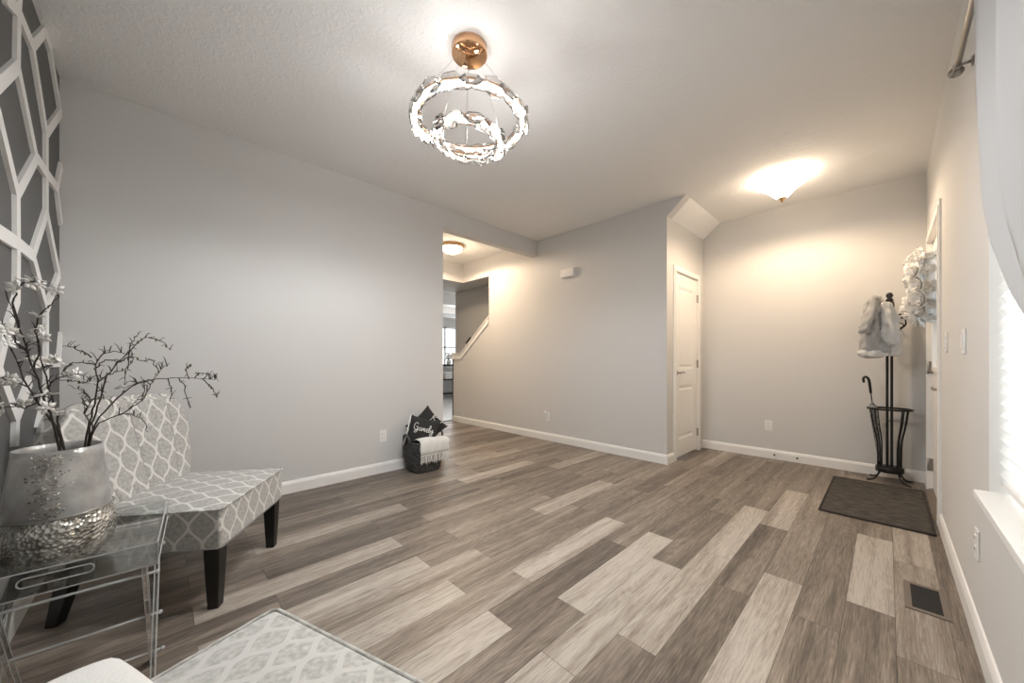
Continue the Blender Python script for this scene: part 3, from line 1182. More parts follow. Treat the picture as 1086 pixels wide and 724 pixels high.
def plate_on(name, label, cat, loc, nrm, kind, group=None):
    """wall plate, built facing +Y then turned"""
    ang = {(1, 0): -PI / 2, (-1, 0): PI / 2, (0, -1): PI, (0, 1): 0}[nrm]
    t = thing(name, label, cat, loc, ang, group)
    MB().bbox((-.036, 0, -.058), (.036, .006, .058), .003).build('cover_plate', M['plate'], t)
    if kind == 'outlet':
        for s in (-1, 1):
            bb = MB().bbox((-.017, .004, s * .021 - .015), (.017, .009, s * .021 + .015), .002)
            o = bb.build('socket', M['plate'], t)
            MB().box((-.008, .0085, s * .021 - .003), (-.006, .0095, s * .021 + .006)).box((.006, .0085, s * .021 - .003), (.008, .0095, s * .021 + .006)).build('slots', M['slot'], o)
    elif kind == 'switch':
        bb = MB().bbox((-.016, .004, -.032), (.016, .012, .032), .002)
        bb.build('rocker', M['plate'], t)
    return t


o = onX(406, 462, XL)
plate_on('wall_outlet', 'white outlet on the long grey wall left of the basket', 'outlet', (XL, o.y, o.z), (1, 0), 'outlet')
o = onY(581, 440, YB)
plate_on('wall_outlet', 'white outlet low on the middle wall with a plug-in on it', 'outlet', (o.x, YB, o.z - .02), (0, -1), 'outlet')
pl = thing('plug_in_freshener', 'small white plug-in air freshener on the middle wall outlet', 'air freshener', (o.x - .01, YB - .0095, o.z), PI)
MB().ball((0, .026, 0.03), (.022, .022, .032), 14, 10).build('body', M['plate'], pl)
MB().ball((0, .022, -.012), (.016, .018, .022), 12, 8).build('bottle', M['petal'], pl)
o = onY(815, 451, YF)
plate_on('wall_outlet', 'white outlet on the far entry wall below the ceiling light', 'outlet', (o.x, YF, o.z), (0, -1), 'outlet')
o = onX(1037.5, 577, XR)
plate_on('wall_outlet', 'white outlet on the right wall below the window sill', 'outlet', (XR, o.y, o.z), (-1, 0), 'outlet')
o = onX(1004.5, 363, XR)
plate_on('light_switch', 'white rocker switch on the right wall nearest the front door', 'light switch', (XR, o.y, o.z), (-1, 0), 'switch')
o = onX(1023.5, 362, XR)
plate_on('light_switch', 'white rocker switch on the right wall nearest the window', 'light switch', (XR, o.y, o.z), (-1, 0), 'switch')
o = onY(603, 289.5, YB)
t = thing('door_chime', 'small white door chime box high on the middle wall', 'door chime', (o.x, YB, o.z), PI)
MB().bbox((-.10, 0, -.055), (.10, .045, .055), .008).build('cover', M['plate'], t)
MB().box((-.107, 0, -.062), (.107, .006, .062)).build('back_plate', M['plate'], t)
for u, lb in ((822, 'small metal door stop on the far baseboard, nearer the closet door'), (846, 'small metal door stop on the far baseboard, nearer the coat rack')):
    o = onY(u, 480 + (u - 822) * .15, YF - .014)
    t = thing('door_stop', lb, 'door stop', (o.x, YF - .014, .055), PI)
    MB().tube([(0, 0, 0), (0, .035, 0)], .005, 8).build('post', M['nickel'], t)
    MB().tube([(0, .035, 0), (0, .045, 0)], .009, 10).build('bumper', M['rubber'], t)

# floor register
t = thing('floor_register', 'dark brown metal floor vent beside the right baseboard', 'floor vent', (.122, 2.475, 0.0))
bb = MB()
X0, X1, Y0, Y1 = -.066, .068, -.14, .14
bb.box((X0, Y0, 0), (X0 + .022, Y1, .005)).box((X1 - .022, Y0, 0), (X1, Y1, .005)).box((X0 + .022, Y0, 0), (X1 - .022, Y0 + .022, .005)).box((X0 + .022, Y1 - .022, 0), (X1 - .022, Y1, .005))
bb.build('frame', M['vent'], t)
bb = MB().box((X0 + .02, Y0 + .02, .0005), (X1 - .02, Y1 - .02, .0015))
for i in range(14):
    y = Y0 + .03 + i * .0165
    bb.add([(X0 + .02, y, .0015), (X1 - .02, y, .0015), (X1 - .02, y + .004, .0045), (X0 + .02, y + .004, .0045)], [(0, 1, 2, 3)])
bb.build('louvre_grille', M['ventdark'], t)

# door mat
t = thing('door_mat', 'dark charcoal ribbed mat in front of the front door', 'door mat', (-.065, 3.94, 0))
bb = MB()
nx, ny = 40, 70
vs, fs = [], []
for i in range(nx + 1):
    for j in range(ny + 1):
        x, y = -.265 + .53 * i / nx, -.525 + 1.05 * j / ny
        vs.append((x, y, .009 + .0025 * noise.noise(Vector((x * 40, y * 90, 0)))))
for i in range(nx):
    for j in range(ny):
        a = i * (ny + 1) + j
        fs.append([a, a + ny + 1, a + ny + 2, a + 1])
bb.add(vs, fs, True)
bb.box((-.264, -.524, .0005), (.264, .524, .006))
bb.build('mat_pile', M['rug'], t)
bb = MB()
e = [(-.272, -.532), (.272, -.532), (.272, .532), (-.272, .532)]
for i in range(4):
    a, c = e[i], e[(i + 1) % 4]
    bb.tube([(a[0], a[1], .0075), (c[0], c[1], .0075)], .007, 6)
bb.box((-.276, -.536, 0.0), (.276, .536, .0005))
bb.build('binding', M['rug_edge'], t)

# ------------------------------------------------------------------ slipper chairs


def loft(bb, secs, n=40, pw=3.0, cap=True):
    """secs: (centre, half x, half y, axes) superellipse sections"""
    vs = []
    for (c, hx, hy, ax, ay) in secs:
        for k in range(n):
            a = 2 * PI * k / n
            ca, sa = math.cos(a), math.sin(a)
            x = hx * math.copysign(abs(ca) ** (2 / pw), ca)
            y = hy * math.copysign(abs(sa) ** (2 / pw), sa)
            vs.append(Vector(c) + ax * x + ay * y)
    fs = []
    for i in range(len(secs) - 1):
        for k in range(n):
            fs.append([i * n + k, i * n + (k + 1) % n, (i + 1) * n + (k + 1) % n, (i + 1) * n + k])
    if cap:
        fs += [list(range(n))[::-1], [(len(secs) - 1) * n + k for k in range(n)]]
    bb.add(vs, fs, True)


def chair(name, label, loc, rz, fab, back_shift=0.0):
    t = thing(name, label, 'chair', loc, rz, None)
    # seat: thick cushion box with softened edges, faces +Y
    hw, y0, y1, z0, z1 = .305, -.30, .305, .268, .44
    bm = bmesh.new()
    bmesh.ops.create_cube(bm, size=1)
    for v in bm.verts:
        v.co = Vector((v.co.x * 2 * hw, (y0 + y1) / 2 + v.co.y * (y1 - y0), (z0 + z1) / 2 + v.co.z * (z1 - z0)))
    bmesh.ops.subdivide_edges(bm, edges=list(bm.edges), cuts=9, use_grid_fill=True)
    for v in bm.verts:
        if v.co.z > z1 - .001:
            fx = 1 - (abs(v.co.x) / hw) ** 2
            fy = 1 - (abs(v.co.y - (y0 + y1) / 2) / ((y1 - y0) / 2)) ** 2
            v.co.z += .022 * max(0, fx * fy) ** .6
        # corners slightly eased in plan
        ex, ey = abs(v.co.x) / hw, abs(v.co.y) / .305
        if ex > .95 and ey > .95:
            v.co.x *= .993
            v.co.y *= .993
    bb = MB()
    bm.verts.index_update()
    bb.add([v.co.copy() for v in bm.verts], [[v.index for v in f.verts] for f in bm.faces], False)
    bm.free()
    so = bb.build('seat', fab, t, boxuv=1)
    md = so.modifiers.new('bev', 'BEVEL')
    md.width = .012
    md.segments = 3
    md.limit_method = 'ANGLE'
    md.angle_limit = math.radians(50)
    for zz, rr in ((z1 - .003, .0045), (z0 + .004, .0035)):
        c = .012
        loop = [(-hw + c, y0), (hw - c, y0), (hw, y0 + c), (hw, y1 - c), (hw - c, y1), (-hw + c, y1), (-hw, y1 - c), (-hw, y0 + c)]
        pb = MB().tube([(x * 1.003, y * 1.003, zz) for x, y in loop], rr, 6, closed=True)
        pb.build('welt', M['welt'] if rr < .004 else fab, t, boxuv=1)
    # legs
    for sx in (-1, 1):
        for sy in (-1, 1):
            bb = MB()
            cx, cy = sx * .262, .262 * sy
            tx, ty = cx, cy
            bx, by = (cx, cy) if sy > 0 else (cx * 1.02, cy - .05)
            vs = []
            for (px, py, pz, h) in ((bx, by, 0, .021), ((bx + tx) / 2, (by + ty) / 2 + (.01 if sy < 0 else 0), .14, .027), (tx, ty, .275, .032)):
                vs += [(px - h, py - h, pz), (px + h, py - h, pz), (px + h, py + h, pz), (px - h, py + h, pz)]
            fs = [(3, 2, 1, 0), (8, 9, 10, 11)]
            for l in (0, 1):
                for k in range(4):
                    fs.append((l * 4 + k, l * 4 + (k + 1) % 4, l * 4 + 4 + (k + 1) % 4, l * 4 + 4 + k))
            bb.add(vs, fs)
            lo = bb.build('leg', M['blackwood'], t)
            md = lo.modifiers.new('bev', 'BEVEL')
            md.width = .004
            md.segments = 2
    # backrest: reclined, flared upwards, channel seams
    tilt = math.radians(13)
    up = Vector((0, -math.sin(tilt), math.cos(tilt)))
    fw = Vector((0, math.cos(tilt), math.sin(tilt)))
    H = .46
    org = Vector((0, -.205 + back_shift, .425))
    ni, nj = 64, 30
    T = .115

    def halfw(s):
        w_ = .262 + .092 * math.sin(min(1, s * 1.25) * PI / 2)
        if s > .78:
            w_ -= .045 * ((s - .78) / .22) ** 2.2
        return w_

    seams = [-.66, -.33, 0, .33, .66]

    def front(a, s):
        d = T / 2 - .020 * abs(a) ** 6 - .012 * (s > .95)
        for q in seams:
            d -= .009 * math.exp(-((a - q) / .022) ** 2)
        d += .006 * math.cos((a * 1.5) * PI * 2) * 0
        return d + .02 * a * a     # slight wrap of the wings
    vs, fs = [], []
    for side in (0, 1):
        for j in range(nj + 1):
            s = j / nj
            for i in range(ni + 1):
                a = -1 + 2 * i / ni
                x = halfw(s) * a
                hs = s
                top = H * (1 + .055 * (1 - a * a))
                if abs(a) > .82:
                    top -= .045 * ((abs(a) - .82) / .18) ** 2
                dd = front(a, s) if side == 0 else (-T / 2 + .012 * a * a + .02 * a * a)
                vs.append(org + Vector((x, 0, 0)) + up * (top * hs) + fw * dd)
    W = ni + 1
    off = W * (nj + 1)
    for j in range(nj):
        for i in range(ni):
            a = j * W + i
            fs.append([a, a + 1, a + W + 1, a + W])
            fs.append([off + a, off + a + W, off + a + W + 1, off + a + 1])
    for i in range(ni):
        a = nj * W + i
        fs.append([a, a + 1, off + a + 1, off + a])
        fs.append([i, off + i, off + i + 1, i + 1])
    for j in range(nj):
        a = j * W
        fs.append([a, a + W, off + a + W, off + a])
        a = j * W + ni
        fs.append([a, off + a, off + a + W, a + W])
    bb = MB()
    bb.add(vs, fs, False)
    bo = bb.build('backrest', fab, t, boxuv=1)
    for p in bo.data.polygons:
        p.use_smooth = True
    md = bo.modifiers.new('bev', 'BEVEL')
    md.width = .016
    md.segments = 3
    md.limit_method = 'ANGLE'
    md.angle_limit = math.radians(55)
    md.use_clamp_overlap = True
    bo.data.set_sharp_from_angle(angle=math.radians(50))
    # dark seam threads
    sb = MB()
    for q in seams:
        pts = []
        for k in range(12):
            s = .02 + .95 * k / 11
            pts.append(org + Vector((halfw(s) * q, 0, 0)) + up * (H * (1 + .055 * (1 - q * q)) * s) + fw * (front(q, s) + .0005))
        sb.tube(pts, .0016, 5)
    # perimeter welt
    per = []
    for k in range(20):
        s = k / 19
        per.append((-1, s))
    for k in range(1, 40):
        per.append((-1 + 2 * k / 40, 1))
    for k in range(20):
        per.append((1, 1 - k / 19))
    pts = []
    for a, s in per:
        top = H * (1 + .055 * (1 - a * a))
        if abs(a) > .82:
            top -= .045 * ((abs(a) - .82) / .18) ** 2
        pts.append(org + Vector((halfw(s) * a * 1.0, 0, 0)) + up * (top * s) + fw * (front(a, s) - .012))
    sb.tube(pts, .0032, 6)
    sb.build('seam_cord', M['welt'], t)
    return t


c1 = chair('slipper_chair', 'grey lattice-patterned slipper chair with black legs against the long wall', (-2.41, .10, 0), math.radians(-33.5), M['fabric'])
c2 = chair('slipper_chair', 'pale lattice-patterned slipper chair cut off by the bottom edge', (-.708, .024, 0), math.radians(19), M['fabric_pale'], .045)


def cushion(bb, wd, ht, th, n=22, m=None, pinch=.10):
    vs, fs = [], []
    for side in (1, -1):
        for i in range(n + 1):
            for j in range(n + 1):
                a, c = -1 + 2 * i / n, -1 + 2 * j / n
                puff = ((1 - a * a) * (1 - c * c)) ** .42
                k = 1 - pinch * (1 - abs(a) ** 2) * abs(c) ** 2
                k2 = 1 - pinch * (1 - abs(c) ** 2) * abs(a) ** 2
                vs.append(Vector((a * wd / 2 * k2, side * th / 2 * puff, c * ht / 2 * k)))
    W = n + 1
    off = W * W
    for i in range(n):
        for j in range(n):
            a = i * W + j
            fs.append([a, a + 1, a + W + 1, a + W])
            fs.append([off + a, off + a + W, off + a + W + 1, off + a + 1])
    if m is not None:
        vs = [m @ v for v in vs]
    bb.add(vs, fs, True)
    return bb


# ------------------------------------------------------------------ white plush pillow on the near chair
m = Matrix.Rotation(math.radians(-90), 4, 'X')
bb = cushion(MB(), .30, .24, .09, m=m, pinch=-.06)
po = bb.build('throw_pillow', M['pillow_white'])
po.location = (-.845, -.125, .509)
po.rotation_euler = (0, 0, math.radians(19))
tag(po, 'plain white plush pillow at the bottom left corner on the near chair', 'pillow')

# ------------------------------------------------------------------ acrylic tray table
TA = Vector((-.9982, .0600, 0))      # away along the tray's right side
TB = Vector((-.0600, -.9982, 0))     # along the near side, to the left
T0 = Vector((-1.561, -.005, 0))
tz = .452
t = thing('acrylic_tray_table', 'clear acrylic tray table on folding legs beside the patterned chair', 'side table', T0 + TA * .22 + TB * .18)
mt = Matrix.Translation(T0) @ Matrix(((TA.x, TB.x, 0, 0), (TA.y, TB.y, 0, 0), (0, 0, 1, 0), (0, 0, 0, 1)))
inv = Matrix.Translation(-t.location)
LA, LB, TH, WH = .45, .385, .007, .066
bb = MB().box((0, 0, tz), (LA, LB, tz + TH), mt)
bb.box((0, 0, tz + TH), (LA, TH, tz + WH), mt).box((0, LB - TH, tz + TH), (LA, LB, tz + WH), mt)
# long walls with a rounded hand slot cut through: outline built as rails around the slot
for xa in (0, LA - TH):
    sa, sb_, za, zc = .13, .265, tz + .026, tz + .050
    bb.box((xa, TH, tz + TH), (xa + TH, sa, tz + WH), mt).box((xa, sb_, tz + TH), (xa + TH, LB - TH, tz + WH), mt)
    bb.box((xa, sa, tz + TH), (xa + TH, sb_, za), mt).box((xa, sa, zc), (xa + TH, sb_, tz + WH), mt)
bb.build('tray', M['acrylic'], t, matrix=inv)
# bright polished edges
M['acr_edge'] = mat('polished_acrylic_edge', (0.62, 0.63, 0.63), 0.15, alpha=.55)
bb = MB()
for a, c in (((0, 0), (LA, 0)), ((LA, 0), (LA, LB)), ((LA, LB), (0, LB)), ((0, LB), (0, 0))):
    for z in (tz + WH, tz):
        bb.tube([mt @ Vector((*a, z)), mt @ Vector((*c, z))], 0, 4, flat=(.003, .003))
for a in ((0, 0), (LA, 0), (LA, LB), (0, LB)):
    bb.tube([mt @ Vector((*a, tz)), mt @ Vector((*a, tz + WH))], 0, 4, flat=(.003, .003))
for xa in (0, LA):
    lp = []
    for k in range(24):
        an = 2 * PI * k / 24
        cy = .1975 + (.0555 if math.cos(an) > 0 else -.0555)
        lp.append(mt @ Vector((xa, cy + .012 * math.cos(an), tz + .038 + .012 * math.sin(an))))
    bb.tube(lp, .002, 5, closed=True)
bb.build('polished_edges', M['acr_edge'], t, matrix=inv)
xa0, xa1 = .03, .27
for yb, s in ((.016, 1), (.33, -1)):
    for k, (f0, f1) in enumerate(((xa0, xa1), (xa1, xa0))):
        yy = yb + s * k * .016
        p0, p1 = mt @ Vector((f0, yy, 0.0)), mt @ Vector((f1, yy, tz - .001))
        d = (p1 - p0).normalized()
        n_ = TB
        s_ = d.cross(n_).normalized()
        bb = MB()
        hw_, ht_ = .017, .005
        vs = [p + s_ * a * hw_ + n_ * c * ht_ for p in (p0, p1) for a, c in ((-1, -1), (1, -1), (1, 1), (-1, 1))]
        for q in vs[:4]:
            q.z = 0.0
        for q in vs[4:]:
            q.z = tz - .001
        bb.add(vs, [(3, 2, 1, 0), (4, 5, 6, 7)] + [(i, (i + 1) % 4, 4 + (i + 1) % 4, 4 + i) for i in range(4)])
        lg = bb.build('leg', M['acrylic'], t, matrix=inv)
        eb = MB()
        for a, c in ((-1, -1), (1, -1), (1, 1), (-1, 1)):
            q0, q1 = p0 + s_ * a * hw_ + n_ * c * ht_, p1 + s_ * a * hw_ + n_ * c * ht_
            eb.tube([(q0.x, q0.y, .002), (q1.x, q1.y, tz - .003)], 0, 4, flat=(.002, .002))
        eb.build('leg_edge', M['acr_edge'], lg, matrix=inv)
for fa, z in ((xa0 + .004, .415), (xa1 - .004, .415), ((xa0 + xa1) / 2, .226), (xa0 + .02, .045), (xa1 - .02, .045)):
    q = [mt @ Vector((fa, .004, z)), mt @ Vector((fa, .342, z))]
    rb = MB().tube(q, .004, 8)
    rb.ball(q[0], .007, 8, 6).ball(q[1], .007, 8, 6)
    rb.build('cross_rod', M['acr_edge'], t, matrix=inv)

# ------------------------------------------------------------------ vase
VC = Vector((-1.775, -.222, tz + TH))
t = thing('mercury_glass_vase', 'large silver crackled glass vase on the clear tray table', 'vase', VC)
bb = MB().lathe([(.001, 0), (.072, 0), (.094, .012), (.112, .04), (.120, .078), (.120, .108), (.115, .135), (.107, .152), (.106, .158), (.001, .158)], n=56)
bb.build('bulb', M['mercury'], t)
bb = MB().shell([(.112, .158), (.109, .165), (.103, .24), (.092, .33), (.090, .352), (.087, .352), (.088, .33), (.098, .24), (.104, .17), (.104, .16)], n=56,
                wob=lambda a, z: 1 + .012 * math.sin(3 * a))
bb.build('neck', M['frosted'], t)
bb = MB()
random.seed(5)
for k in range(260):
    z = random.uniform(.165, .345)
    an = math.radians(-8) + random.gauss(0, .17)
    r = .110 - (z - .16) * .105
    bb.ball((r * math.cos(an), r * math.sin(an), z), (.0035, .0035, .0028), 5, 4)
bb.build('glitter_band', M['mercury'], t)
MB().tube([(.113 * math.cos(a * PI / 24), .113 * math.sin(a * PI / 24), .160) for a in range(48)], .0022, 6, closed=True).build('collar', M['nickel'], t)

# ------------------------------------------------------------------ branches
VT = VC + Vector((0, 0, .352))


def px(path, d0, d1):
    n_ = len(path)
    return [P(u, v, d0 + (d1 - d0) * i / (n_ - 1)) for i, (u, v) in enumerate(path)]


def jag(pts, amp=.004):
    out = [pts[0]]
    for p in pts[1:]:
        out.append(p + Vector([random.uniform(-amp, amp) for _ in range(3)]))
    return out


def branch(name, label, main, r0, twigs, cat, mt_, root, group, flowers=0, buds=0, fl_from=.35):
    """main and twigs are world-space point lists"""
    mid = Vector(root)
    o = MB()
    mp_ = bez([root] + main, 4)
    nn = len(mp_)
    r0 *= .72
    o.tube(jag(mp_, .0022), [r0 * (1 - .72 * i / (nn - 1)) for i in range(nn)], 6)
    allp = mp_[int(nn * fl_from):]
    for tw in twigs:
        tp = bez(tw, 4)
        m_ = len(tp)
        o.tube(jag(tp, .0035), [r0 * .5 * (1 - .7 * i / (m_ - 1)) + .0004 for i in range(m_)], 5)
        allp += tp[2:]
        for k in range(max(2, m_ // 2)):
            a = random.choice(tp[1:])
            e_ = a + Vector([random.uniform(-.014, .014) for _ in range(2)] + [random.uniform(-.010, .022)])
            o.tube([a, (a + e_) / 2 + Vector((0, 0, .003)), e_], [.0011, .0009, .0005], 4)
    for k in range(nn // 2):
        a = random.choice(mp_[nn // 3:])
        e_ = a + Vector([random.uniform(-.02, .02) for _ in range(2)] + [random.uniform(-.012, .03)])
        o.tube([a, (a + e_) / 2 + Vector((0, 0, .006)), e_], [.0015, .0012, .0006], 4)
    br = o.build(name, M['twig'], at=mid)
    tag(br, label, cat, group)
    for k in range(flowers):
        c = random.choice(allp) + Vector([random.uniform(-.010, .010) for _ in range(3)])
        f = MB()
        fr = random.uniform(.014, .021)
        rot = Matrix.Rotation(random.uniform(0, 6.28), 4, 'Z') @ Matrix.Rotation(random.uniform(.2, 1.5), 4, 'X')
        for q in range(5):
            an = 2 * PI * q / 5
            a1 = rot @ Vector((math.cos(an), math.sin(an), .25))
            a2 = rot @ Vector((math.cos(an + .5), math.sin(an + .5), .1))
            a3 = rot @ Vector((math.cos(an - .5), math.sin(an - .5), .1))
            cc = rot @ Vector((0, 0, -.15))
            vs = [c + cc * fr, c + a3 * fr * .75, c + a1 * fr * 1.15, c + a2 * fr * .75]
            f.add(vs + [v + (rot @ Vector((0, 0, .08))) * fr for v in vs], [(0, 1, 2, 3), (7, 6, 5, 4), (0, 4, 5, 1), (1, 5, 6, 2), (2, 6, 7, 3), (3, 7, 4, 0)], True)
        f.ball(c, fr * .25, 6, 4)
        f.build('blossom', M['petal'], br, at=None, matrix=Matrix.Translation(-mid))
    if buds:
        for k in range(buds // 4):
            c = random.choice(allp)
            MB().ball(c, (.003, .003, .0055), 6, 5).build('bud', M['bud'], br, matrix=Matrix.Translation(-mid))
    return br


random.seed(21)
dB = 1.10
G1, G2 = 'blossom branches in the silver vase', 'curly twigs in the silver vase'
r1 = VT + Vector((0.03, .01, -.13))
b1 = px([(62, 466), (50, 430), (36, 392), (20, 348), (4, 306)], 1.07, 1.00)
branch('blossom_branch', 'tallest white blossom branch, leaning to the far left out of the vase', b1, .0052,
       [px([(36, 392), (42, 368), (38, 345), (46, 330), (55, 322), (63, 312)], 1.04, 1.02),
        px([(20, 348), (14, 322), (20, 304), (34, 298), (50, 300)], 1.02, 1.0),
        px([(30, 375), (18, 362), (8, 350), (-2, 345)], 1.03, .98)], 'branch', M['twig'], r1, G1, flowers=17)
b2 = px([(64, 466), (50, 440), (30, 410), (12, 372), (-4, 340)], 1.10, 1.04)
branch('blossom_branch', 'lower white blossom branch leaning left across the accent wall', b2, .005,
       [px([(30, 410), (18, 404), (6, 402), (-8, 396)], 1.07, 1.0), px([(40, 425), (28, 432), (12, 430), (-5, 435)], 1.08, 1.03),
        px([(20, 386), (28, 378), (30, 364), (38, 356)], 1.05, 1.06)], 'branch', M['twig'], r1 + Vector((.01, -.02, 0)), G1, flowers=13)
b3 = px([(66, 466), (60, 440), (52, 412), (46, 388), (40, 368), (38, 350)], 1.13, 1.14)
branch('blossom_branch', 'upright white blossom branch with side sprays beside the wall corner', b3, .0045,
       [px([(50, 412), (56, 404), (70, 398), (86, 398), (92, 406)], 1.13, 1.18), px([(56, 424), (44, 420), (34, 424)], 1.13, 1.08),
        px([(47, 390), (56, 384), (60, 376)], 1.14, 1.16)], 'branch', M['twig'], r1 + Vector((-.02, .02, 0)), G1, flowers=12)
r2 = VT + Vector((.035, .045, -.14))
branch('curly_twig', 'short thick curly twig bending into a knot above the vase', px([(92, 462), (98, 436), (104, 408), (101, 386), (116, 373), (142, 376)], 1.12, 1.18), .0042,
       [px([(102, 390), (112, 382), (128, 384), (140, 378), (136, 392)], 1.14, 1.17), px([(101, 387), (84, 384), (72, 388), (65, 397)], 1.14, 1.10),
        px([(97, 379), (84, 371), (76, 368), (66, 367)], 1.14, 1.10), px([(104, 405), (118, 396), (130, 392)], 1.14, 1.17)], 'branch', M['twig'], r2, G2, buds=50)
branch('curly_twig', 'curly twig whose forked tip rises highest above the chair back', px([(94, 461), (104, 430), (112, 402), (124, 386), (136, 374), (150, 360), (164, 356)], 1.13, 1.2), .0036,
       [px([(136, 374), (140, 362), (146, 354)], 1.16, 1.18), px([(158, 358), (172, 363), (180, 371)], 1.18, 1.2), px([(112, 402), (104, 398), (92, 405), (76, 404), (62, 402)], 1.13, 1.1),
        px([(138, 372), (134, 392), (132, 408)], 1.15, 1.16)], 'branch', M['twig'], r2 + Vector((-.01, .01, 0)), G2, buds=40)
branch('curly_twig', 'longest curly twig reaching right along the wall above the chair', px([(96, 461), (118, 428), (146, 407), (176, 401), (204, 401), (228, 402)], 1.13, 1.26), .0036,
       [px([(190, 401), (197, 414), (200, 430), (203, 432)], 1.2, 1.22), px([(214, 401), (224, 411), (230, 420)], 1.23, 1.25), px([(178, 401), (182, 415), (180, 425)], 1.19, 1.2),
        px([(206, 401), (212, 396), (222, 397)], 1.23, 1.25), px([(200, 402), (197, 392), (204, 386)], 1.22, 1.23), px([(222, 402), (228, 398), (231, 404)], 1.24, 1.26)],
       'branch', M['twig'], r2 + Vector((.01, 0, 0)), G2, buds=34)
branch('curly_twig', 'curly twig arching up to a forked end left of the longest one', px([(99, 456), (126, 440), (150, 424), (160, 408), (168, 394), (180, 385)], 1.13, 1.22), .0030,
       [px([(150, 424), (153, 408), (150, 398)], 1.17, 1.18), px([(160, 408), (150, 404), (136, 410), (120, 412)], 1.18, 1.15), px([(168, 392), (160, 382), (150, 382), (142, 378)], 1.2, 1.18),
        px([(126, 440), (142, 440), (152, 446), (156, 458)], 1.15, 1.2)], 'branch', M['twig'], r2 + Vector((.012, .012, 0)), G2, buds=30)
branch('curly_twig', 'short curly twig with a drooping tip close to the vase rim', px([(98, 458), (90, 438), (96, 424), (86, 414), (72, 408)], 1.12, 1.1), .0026,
       [px([(92, 432), (88, 424), (90, 416)], 1.12, 1.11), px([(96, 424), (108, 422), (118, 426)], 1.12, 1.14)], 'branch', M['twig'], r2 + Vector((.0, -.012, 0)), G2, buds=20)

# ------------------------------------------------------------------ basket with pillows and throw
BK = Vector((-3.195, 1.875, 0))
t = thing('woven_basket', 'dark grey woven basket with loop handles against the long wall', 'basket', BK, 0)
Z = Vector((0, 0, 1))
secs = []
X_, Y_ = Vector((1, 0, 0)), Vector((0, 1, 0))
for z, hx, hy in ((0, .118, .135), (.012, .126, .143), (.10, .138, .156), (.20, .150, .168), (.29, .158, .176), (.300, .158, .176), (.300, .146, .164), (.2, .138, .156), (.03, .118, .135)):
    secs.append(((0, 0, z), hx, hy, X_, Y_))
bb = MB()
loft(bb, secs, 48, 4.0)
bb.build('basket_body', M['basket'], t)
for s in (-1, 1):
    pts = bez([(.055, s * .172, .27), (.05, s * .186, .34), (.0, s * .190, .368), (-.05, s * .186, .34), (-.055, s * .172, .27)], 6)
    MB().tube(pts, .010, 8).build('handle', M['basket'], t)


def script(bb, word, m, size, r=.0035):
    """hand-written strokes, drawn on the cushion's face (local x,z)"""
    G = {'G': [[(1.0, 1.5), (.75, 1.8), (.35, 1.7), (.1, 1.1), (.2, .4), (.6, .1), (.95, .4), (.95, .9), (.6, .9)], [(.95, .8), (1.0, .0), (.7, -.5), (.35, -.3), (1.1, .2)]],
         'B': [[(.1, .9), (.3, 1.6), (.3, .0)], [(-.1, 1.5), (.5, 1.9), (.9, 1.5), (.35, .9), (.95, .7), (.8, .1), (.2, .0)]],
         'a': [[(.7, .7), (.4, .8), (.15, .4), (.35, .05), (.7, .5), (.72, .1), (.95, .15)]],
         'm': [[(.0, .7), (.1, .1), (.15, .6), (.35, .75), (.42, .1), (.48, .6), (.68, .75), (.75, .1), (.95, .15)]],
         'e': [[(.0, .3), (.45, .5), (.45, .8), (.15, .7), (.15, .2), (.4, .0), (.7, .2)]],
         'l': [[(.0, .2), (.45, 1.2), (.3, 1.7), (.15, 1.2), (.2, .1), (.5, .1)]],
         'y': [[(.0, .7), (.15, .15), (.5, .6), (.55, .7), (.5, -.5), (.2, -.8), (.1, -.4), (.8, .3)]],
         'h': [[(.0, .2), (.35, 1.3), (.2, 1.7), (.1, 1.2), (.12, .0), (.35, .7), (.5, .5), (.5, .1), (.7, .1)]],
         't': [[(.25, 1.4), (.2, .1), (.5, .1)], [(.0, .95), (.5, 1.0)]],
         'r': [[(.0, .2), (.15, .75), (.4, .7), (.38, .2), (.6, .1)]],
         'd': [[(.6, .65), (.3, .75), (.1, .3), (.35, .05), (.65, .5), (.75, 1.6), (.7, .2), (.95, .1)]]}
    wd = {'G': 1.15, 'B': 1.05, 'm': .95, 'a': .9, 'l': .45, 'e': .6, 'y': .75, 'h': .65, 't': .5, 'r': .55, 'd': .9}
    tot = sum(wd[c] for c in word) * size
    x = -tot / 2
    for c in word:
        for st in G[c]:
            pts = bez([m @ Vector((x + q[0] * size, 0, (q[1] - .55) * size)) for q in st], 5)
            bb.tube(pts, r, 5)
        x += wd[c] * size


def pillow(name, label, loc, nz_, roll, tip, word, size, dz=0, edge=False, dx=0):
    """cushion whose face looks along nz_ (x,y) tipped back"""
    t = thing(name, label, 'pillow', loc)
    an = math.atan2(nz_[1], nz_[0]) - PI / 2      # local +Y -> facing
    R = Matrix.Rotation(an, 4, 'Z') @ Matrix.Rotation(tip, 4, 'X') @ Matrix.Rotation(roll, 4, 'Y')
    wd, ht, th = .30, .30, .085
    cushion(MB(), wd, ht, th, m=R, pinch=.12).build('cover', M['pillow_dark'], t)
    # script on the front (local +Y), reading left to right for the viewer (x runs to -X)
    F = R @ Matrix.Translation((-dx, th / 2 + .001, dz)) @ Matrix.Rotation(PI, 4, 'Z')
    sb = MB()
    script(sb, word, F, size)
    sb.build('lettering', M['ink'], t)
    if edge:
        eb = MB()
        eb.tube([R @ Vector((wd / 2 + .0, 0, -ht / 2)), R @ Vector((wd / 2 - .004, 0, 0)), R @ Vector((wd / 2, 0, ht / 2))], .007, 8)
        eb.build('piping', M['ink'], t)
    return t


